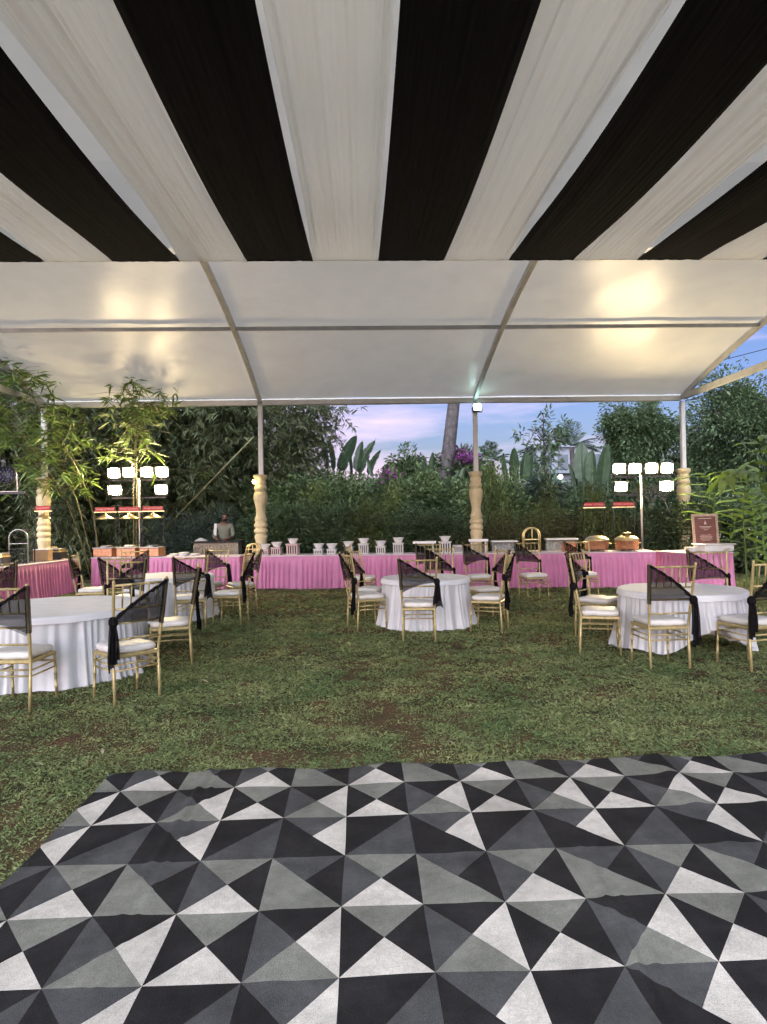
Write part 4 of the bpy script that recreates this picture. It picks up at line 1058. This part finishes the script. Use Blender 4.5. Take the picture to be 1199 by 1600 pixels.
def banana(px, Y, leaves, lb):
    x = X(px, Y); root = empty('banana_plant', (x, Y, 0), label=lb, cat='banana plant', group='banana plants behind the shrubs')
    for j in range(3): MB().tube([(.25*(j-1), .1*j, 0), (.12*(j-1), .1*j, 1.6)], [.13, .07], 8).build('stem', M_leafm, root, True)
    for bx_, by_, tpx, tpy, k, wd in leaves:
        dy = random.uniform(-.35, .35)
        b0_, tip = at(bx_, by_, Y+dy), at(tpx, tpy, Y+dy); v = tip-b0_; v.y = 0; l = v.length
        low = Vector((b0_.x*.5+x*.5, Y+dy, .9))
        MB().tube([low-Vector((x, Y, 0)), b0_-Vector((x, Y, 0))+Vector((0, 0, .02))], [.04, .025], 6).build('stalk', M_leafm, root)
        o = bpy.data.objects.new('leaf', PAD[k]); COL.objects.link(o); o.parent = root; o.location = b0_-Vector((x, Y, 0))
        bnd = {0: .22, 1: .08, 2: -.20, 3: .04}[k]
        o.rotation_euler = (random.uniform(-.22, .22), math.atan2(v.x, v.z)-bnd, 0)
        o.matrix_basis = Matrix.Translation(o.location) @ o.rotation_euler.to_matrix().to_4x4() @ Matrix.Rotation(random.uniform(-1.0, 1.0), 4, 'Z') @ Matrix.Diagonal((l/2.4*wd*1.15, 1, l/2.4*1.03, 1))
banana(545, 23, [(528, 748, 556, 678, 1, 1.25), (556, 745, 566, 687, 1, 1.15), (560, 752, 584, 684, 0, 1.1), (574, 750, 594, 700, 0, 1.1), (592, 756, 604, 728, 0, 1.3), (548, 752, 540, 700, 2, .7), (522, 745, 512, 682, 2, .9), (512, 745, 499, 676, 2, .9), (585, 752, 575, 712, 1, .9)], 'banana plant with tall torn leaves against the pink sky')
banana(812, 20.4, [(797, 765, 788, 706, 3, 1.2), (806, 765, 800, 698, 1, 1.5), (818, 765, 823, 703, 3, 1.2), (830, 765, 836, 706, 3, 1.2), (840, 768, 848, 728, 0, 1.2)], 'banana plant with upright leaves right of the middle pillar')
banana(915, 20.2, [(912, 765, 912, 688, 3, 1.1), (926, 768, 928, 700, 3, 1.1), (938, 768, 944, 697, 3, 1.0), (900, 768, 893, 722, 2, 1.2), (950, 768, 954, 690, 1, 1.1)], 'banana plant with upright leaves left of the right floodlights')
banana(690, 20.3, [(666, 770, 664, 712, 1, 1.2), (676, 765, 676, 705, 1, 1.1), (708, 770, 716, 735, 0, 1.2), (718, 770, 726, 728, 1, 1.2), (656, 765, 650, 722, 2, 1.2)], 'banana plant around the foot of the leaning trunk')
# far palms
def palm(px, Y, ytop, lb, fl_=1.5, n=17):
    p = at(px, ytop, Y); zc = p.z-fl_*.55; root = empty('palm_tree', (p.x, Y, 0), label=lb, cat='palm tree', group='palms in the distance')
    MB().tube([(0, 0, 0), (.1, 0, zc*.5), (0, 0, zc)], [.2, .16, .13], 8).build('trunk', M_bark, root, True)
    for i in range(n):
        a = i*2.399; el = .25+1.15*((i*7) % n)/n
        d = Vector((math.cos(a)*math.cos(el), math.sin(a)*math.cos(el), math.sin(el)))
        Ps, Ds, Ls = [], [], []
        for k in range(24):
            t = .12+.88*k/23; q = Vector((0, 0, zc))+d*fl_*t+Vector((0, 0, -.45*fl_*t*t*math.cos(el)))
            tn = (d+Vector((0, 0, -.9*t*math.cos(el)))).normalized(); sd_ = tn.cross(Vector((0, 0, 1))).normalized()
            for s in (-1, 1): Ps.append(q[:]); Ds.append((tn*.8+sd_*s*.8+Vector((0, 0, -.2)))[:]); Ls.append(fl_*.34*math.sin(PI*min(.97, t*.85+.12)))
        V, F = leaf_geo(np.array(Ps), np.array(Ds), np.array(Ls), np.full(len(Ls), .045)); np_mesh('frond', V, F, M_leafb, root)
palm(893, 34, 672, 'palm tree crown just above the far building', 1.7)
palm(768, 30, 700, 'small palm right of the middle pole', 1.1)
# far building
fb = at(880, 720, 40); root = empty('far_building', (fb.x, 40, 0), label='pale flat-roofed building glimpsed between banana leaves and tree', cat='building')
zt = at(880, 703, 40).z
MB().box((0, 0, zt/2), (4.2, 3, zt)).build('wall', M_build, root); MB().box((0, 0, zt+.1), (4.6, 3.4, .2)).build('roof', M_build, root)
for i in range(4):
    for zz in (zt-.9, zt-2.4): MB().box((-1.5+i*1.0, -1.52, zz), (.6, .06, .9)).build('window', M_win, root)
MB().box((0, -1.75, zt-1.55), (4.3, .5, .12)).build('balcony_slab', M_build, root)
# garden lamp glimpsed in the shrubs
pg = at(876, 745, 18.4); root = empty('garden_lamp', (pg.x, 18.4, 0), label='small white garden lamp glowing among the shrubs', cat='lamp')
MB().tube([(0, 0, 0), (0, 0, pg.z-.06)], .02, 6).build('post', M_blackm, root); MB().lathe([(.001, -.06), (.05, -.04), (.065, 0), (.05, .04), (.001, .06)], 14, (0, 0, pg.z)).build('globe', M_gl, root, True)

# bamboo ----------------------------------------------------------------------
def bamboo_leaves(pts, n, leaf, seed, spread=.35, cluster=6, droop=.6):
    q = np.random.default_rng(seed); k = q.integers(0, len(pts), n); base = np.array(pts)[k] + q.normal(size=(n, 3))*spread
    B = np.repeat(base, cluster, 0); a0 = np.repeat(q.uniform(0, 6.28, n), cluster); a = a0+q.normal(size=n*cluster)*.75
    D = np.stack([np.cos(a), np.sin(a), -droop+q.normal(size=n*cluster)*.45], 1)
    B = B+q.normal(size=B.shape)*.025
    l = leaf*q.uniform(.6, 1.3, n*cluster)
    return leaf_geo(B, D, l, l*.135*q.uniform(.8, 1.25, n*cluster), .15, .15)
def culm(p0, tip, arch, k=14):
    p0, tip = Vector(p0), Vector(tip); pts = []
    for i in range(k+1):
        t = i/k; p = p0.lerp(tip, t); p.x = p0.x+(tip.x-p0.x)*t**arch; p.y = p0.y+(tip.y-p0.y)*t**arch; p.z = p0.z+(tip.z-p0.z)*(1-(1-t)**1.25); pts.append(p)
    return pts
def bamboo_clump(x, y, h, n, spread, m, seed, lb, nl=2600, leaf=.22, grp='dark bamboo thicket at the left', lowest=.15):
    rr = random.Random(seed); root = empty('bamboo_clump', (x, y, 0), label=lb, cat='bamboo', group=grp); allp = []
    for i in range(n):
        a = rr.uniform(0, 6.28); b = rr.uniform(0, .5); hh = h*rr.uniform(.7, 1.05); s = spread*rr.uniform(.4, 1.1)
        pts = culm((b*math.cos(a), b*math.sin(a), 0), (s*math.cos(a), s*math.sin(a), hh), 2.0)
        MB().tube(pts, [.030*(1-.8*j/14)+.004 for j in range(15)], 6).build('culm', M_culm, root, True)
        allp += [p[:] for j, p in enumerate(pts) if j/14 > lowest]
    V, F = bamboo_leaves(allp, nl, leaf, seed, .42); np_mesh('foliage', V, F, m, root)
    return root
for i, (px, Y, h) in enumerate(((-60, 18.5, 6.8), (20, 19.5, 7.2), (95, 18.2, 6.2), (150, 20.5, 7.4), (215, 18.6, 6.6), (270, 20.3, 7.2), (325, 19.0, 6.6), (375, 21.2, 7.0))):
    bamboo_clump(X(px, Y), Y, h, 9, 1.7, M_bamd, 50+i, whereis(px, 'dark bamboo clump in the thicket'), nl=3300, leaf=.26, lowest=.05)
bamboo_clump(X(432, 20.2), 20.2, 5.9, 9, 1.9, M_bamd, 70, 'dark bamboo clump whose tips reach right across the pink sky', nl=3000, leaf=.24, grp=None)
for i, px in enumerate((-20, 60, 130, 190, 250, 310, 370)):
    bush(3 if i % 2 else 2, px, 770+10*math.sin(i*2), 22.5, 3.4, whereis(px, 'dark undergrowth between the bamboo culms'), 'undergrowth in the bamboo thicket')
# lit arching bamboos in front
def lit_bamboo(culms, seed, lb, nl, leaf=.125):
    base = culms[0][0][0]; root = empty('arching_bamboo', (base[0], base[1], 0), label=lb, cat='bamboo'); off = Vector((base[0], base[1], 0)); allp = []
    rr = random.Random(seed)
    for pts, r0_ in culms:
        pp = [Vector(p)-off for p in (pts if len(pts) > 2 else pts)]
        fine = []
        for a, b in pairwise(pp):
            for j in range(6): fine.append(a.lerp(b, j/6))
        fine.append(pp[-1]); k = len(fine)
        MB().tube(fine, [r0_*(1-.85*i/(k-1))+.003 for i in range(k)], 7).build('culm', M_culm, root, True)
        tw = MB()
        for i, p in enumerate(fine):
            t = i/(k-1)
            if t < .30: continue
            for _ in range(3):
                e = p+Vector((rr.gauss(0, .50), rr.gauss(0, .38), rr.uniform(-.25, .30)))*(1.15-.6*t)
                tw.tube([p, p.lerp(e, .5)+Vector((0, 0, .06)), e], [.006, .004, .002], 4, cap=False); allp += [e[:], p.lerp(e, .6)[:]]
        tw.build('twigs', M_culm, root)
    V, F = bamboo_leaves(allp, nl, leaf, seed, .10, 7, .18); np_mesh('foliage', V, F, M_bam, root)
def P3(px, py, Y): return at(px, py, Y)[:]
b0 = P3(160, 858, 16.6); b0 = (b0[0], b0[1], 0)
lit_bamboo([([b0, P3(146, 800, 16.2), P3(137, 770, 15.7), P3(118, 728, 15.1), P3(92, 680, 14.7), P3(64, 640, 14.3), P3(36, 598, 13.9), P3(22, 580, 13.7)], .024),
            ([(b0[0]-.1, b0[1], 0), P3(120, 780, 15.4), P3(98, 735, 15.3), P3(110, 690, 15.2), P3(130, 655, 15.1)], .011),
            ([(b0[0]-.3, b0[1]+.1, 0), P3(110, 790, 15.8), P3(60, 730, 14.8), P3(25, 690, 14.5), P3(5, 655, 14.2)], .011),
            ([(b0[0]-.2, b0[1]+.1, 0), P3(100, 770, 15.6), P3(50, 700, 14.4), P3(12, 650, 14.0), P3(-18, 620, 13.7)], .012)], 81, 'arching floodlit bamboo leaning left in front of the far left pillar', 240, .27)
b1 = (at(209, 858, 16.4).x, 16.4, 0)
lit_bamboo([([b1, P3(209, 770, 15.4), P3(211, 700, 15.2), P3(214, 660, 14.9), P3(205, 618, 14.4), P3(195, 608, 14.1)], .012),
            ([(b1[0]+.06, b1[1], 0), P3(214, 780, 15.45), P3(213, 690, 15.3), P3(225, 640, 14.9), P3(238, 628, 14.6), P3(250, 650, 14.4)], .010)], 82, 'upright floodlit bamboo rising behind the left floodlights', 95, .27)
# leaning bare culm and a stray long one
r_ = empty('bamboo_pole', at(312, 770, 17.8), label='bare bamboo pole leaning diagonally before the dark thicket', cat='bamboo pole')
a_, b_ = at(312, 768, 17.8), at(397, 680, 17.4); ext = (a_-b_)*.9
MB().tube([Vector((0, 0, 0))+ext, Vector((0, 0, 0)), b_-a_], .02, 8).build('culm', M_culm, r_, True)

# ginger plants at the right edge -----------------------------------------------
def ginger_leaf_mesh():
    mb = MB(); n = 10
    def fn(u, v):
        t = v; w = .5*math.sin(PI*min(.999, t**.8))**.8*.17; s = 2*u-1
        return (s*w, t*.62, -.34*t*t+.06*abs(s)*w*6*.3+.02*math.sin(t*9)*abs(s))
    mb.grid(fn, 4, n); me = bpy.data.meshes.new('leaf'); me.from_pydata(mb.v, [], mb.f); me.update(); me.materials.append(M_ginger)
    me.polygons.foreach_set('use_smooth', [True]*len(me.polygons)); return me
GL = ginger_leaf_mesh()
def ginger(pts, lb, step, sc, side, start=.35):
    base = Vector(pts[0]); root = empty('ginger_plant', (base.x, base.y, 0), label=lb, cat='plant', group='tall ginger plants at the right edge')
    pp = [Vector(p)-Vector((base.x, base.y, 0)) for p in pts]; fine = []
    for a, b in pairwise(pp):
        for j in range(8): fine.append(a.lerp(b, j/8))
    fine.append(pp[-1])
    MB().tube(fine, [.018*(1-.6*i/len(fine)) for i in range(len(fine))], 6).build('stem', M_ginger, root, True)
    ln = sum((b-a).length for a, b in pairwise(fine)); acc = 0; nxt = ln*start; k = 0
    for a, b in pairwise(fine):
        acc += (b-a).length
        while acc > nxt:
            s = 1 if k % 2 else -1; k += 1; nxt += step
            d = (b-a).normalized(); sidev = Vector((side[0]*s, side[1]*s, 0))
            dirv = (d*.55+sidev*.9+Vector((0, random.uniform(-.3, .3), .15))).normalized()
            o = bpy.data.objects.new('leaf', GL); COL.objects.link(o); o.parent = root; o.location = b
            o.rotation_mode = 'QUATERNION'; o.rotation_quaternion = dirv.to_track_quat('Y', 'Z') @ Euler((0, random.uniform(-.4, .4), 0)).to_quaternion()
            q = sc*1.35*random.uniform(.8, 1.15); o.scale = (q, q, q)
def GP(l): return [(l[0][0], l[0][1], 0)] + [P3(*q) for q in l[1:]]
def gp(px, Y, *rest): return [(X(px, Y), Y, 0)] + [P3(*q) for q in rest]
ginger(gp(1215, 11.6, (1205, 800, 11.6), (1185, 740, 11.5), (1150, 735, 11.3), (1128, 752, 11.2)), 'ginger plant arching over from the right edge above the board', .085, .62, (.3, .9))
ginger(gp(1165, 12.0, (1163, 830, 12.0), (1160, 780, 12.0), (1166, 765, 11.9)), 'ginger plant with slim straight stem right of the menu board', .13, .55, (.9, .2), .3)
ginger(gp(1110, 14.3, (1112, 820, 14.2), (1118, 780, 14.1), (1108, 750, 13.9), (1100, 742, 13.8)), 'ginger plant behind the menu board', .10, .75, (.9, -.2), .45)
ginger(gp(1230, 10.8, (1222, 780, 10.8), (1205, 715, 10.7), (1188, 690, 10.6)), 'tallest ginger plant cut off by the right edge', .09, .60, (.85, .3), .4)
ginger(gp(1195, 12.4, (1194, 860, 12.4), (1190, 800, 12.4), (1178, 775, 12.3)), 'ginger plant low at the right edge behind the last chair', .10, .62, (.8, .3), .2)
ginger(gp(1140, 13.6, (1141, 850, 13.6), (1150, 810, 13.5), (1160, 795, 13.4)), 'short ginger plant between board and right edge', .10, .58, (.8, .3), .2)
ginger(gp(1180, 13.2, (1182, 840, 13.2), (1176, 790, 13.2), (1165, 745, 13.1), (1150, 735, 13.0)), 'ginger plant rising behind the slim-stemmed one', .10, .68, (.8, .3), .3)
for i, (px, py, Y) in enumerate(((1150, 790, 15.0), (1120, 815, 15), (1165, 830, 14.8), (1090, 800, 15.0))):
    c = at(px, py, Y); root = empty('white_blossoms', c, label='' + ('tiny white blossoms above the board\'s right edge', 'tiny white blossoms just right of the menu board', 'tiny white blossoms low at the right edge', 'tiny white blossoms behind the menu board')[i], cat='flowers', group='white blossoms right of the board')
    n = 26; P = r.normal(size=(n, 3))*np.array([.35, .2, .3]); V, F = leaf_geo(P, r.normal(size=(n, 3)), r.uniform(.03, .05, n), r.uniform(.03, .05, n)); tag(np_mesh('petals', V, F, M_fl, root), kind='stuff')

# ------------------------------------------------------------------ fallen leaves on the lawn
me = bpy.data.meshes.new('fallen_leaf'); m_ = MB(); m_.grid(lambda u, v: ((u-.5)*.028*math.sin(PI*min(.98, v*.94+.03)), (v-.5)*.11, .02+.006*math.sin(v*4)+.004*abs(u-.5)), 4, 8); me.from_pydata(m_.v, [], m_.f); me.update(); me.materials.append(M_dry)
LV = [(318, 1070, .9, 1.2, 'larger pale fallen leaf on the lawn right of the near left chair'), (345, 1062, 1.9, .8, 'small pale upright fallen leaf right of the near left chair'), (408, 1086, 1.0, .8, 'thin pale fallen leaf on the lawn left of the bare patch'), (611, 1077, 2.4, .7, 'small fallen leaf above the reddish bare patch'),
      (160, 1180, .4, .8, 'pale fallen leaf near the carpet corner'), (705, 1165, .6, .5, 'tiny fallen leaf close to the carpet edge'), (215, 1110, 1.5, .6, 'tiny fallen leaf by the near left chair'), (60, 1200, 1.2, .7, 'fallen leaf at the left edge of the lawn')]
for px, py, a, s, lb in LV:
    d = fw + cR*((px-CX)/FPX) - cU*((py-CY)/FPX); p = Vector((0, 0, H))+d*(-H/d.z)
    o = bpy.data.objects.new('fallen_leaf', me); COL.objects.link(o); o.location = p+Vector((0, 0, .012)); o.rotation_euler = (.15, .1, a); o.scale = (s,)*3
    tag(o, lb, 'leaf', 'fallen leaves on the lawn')
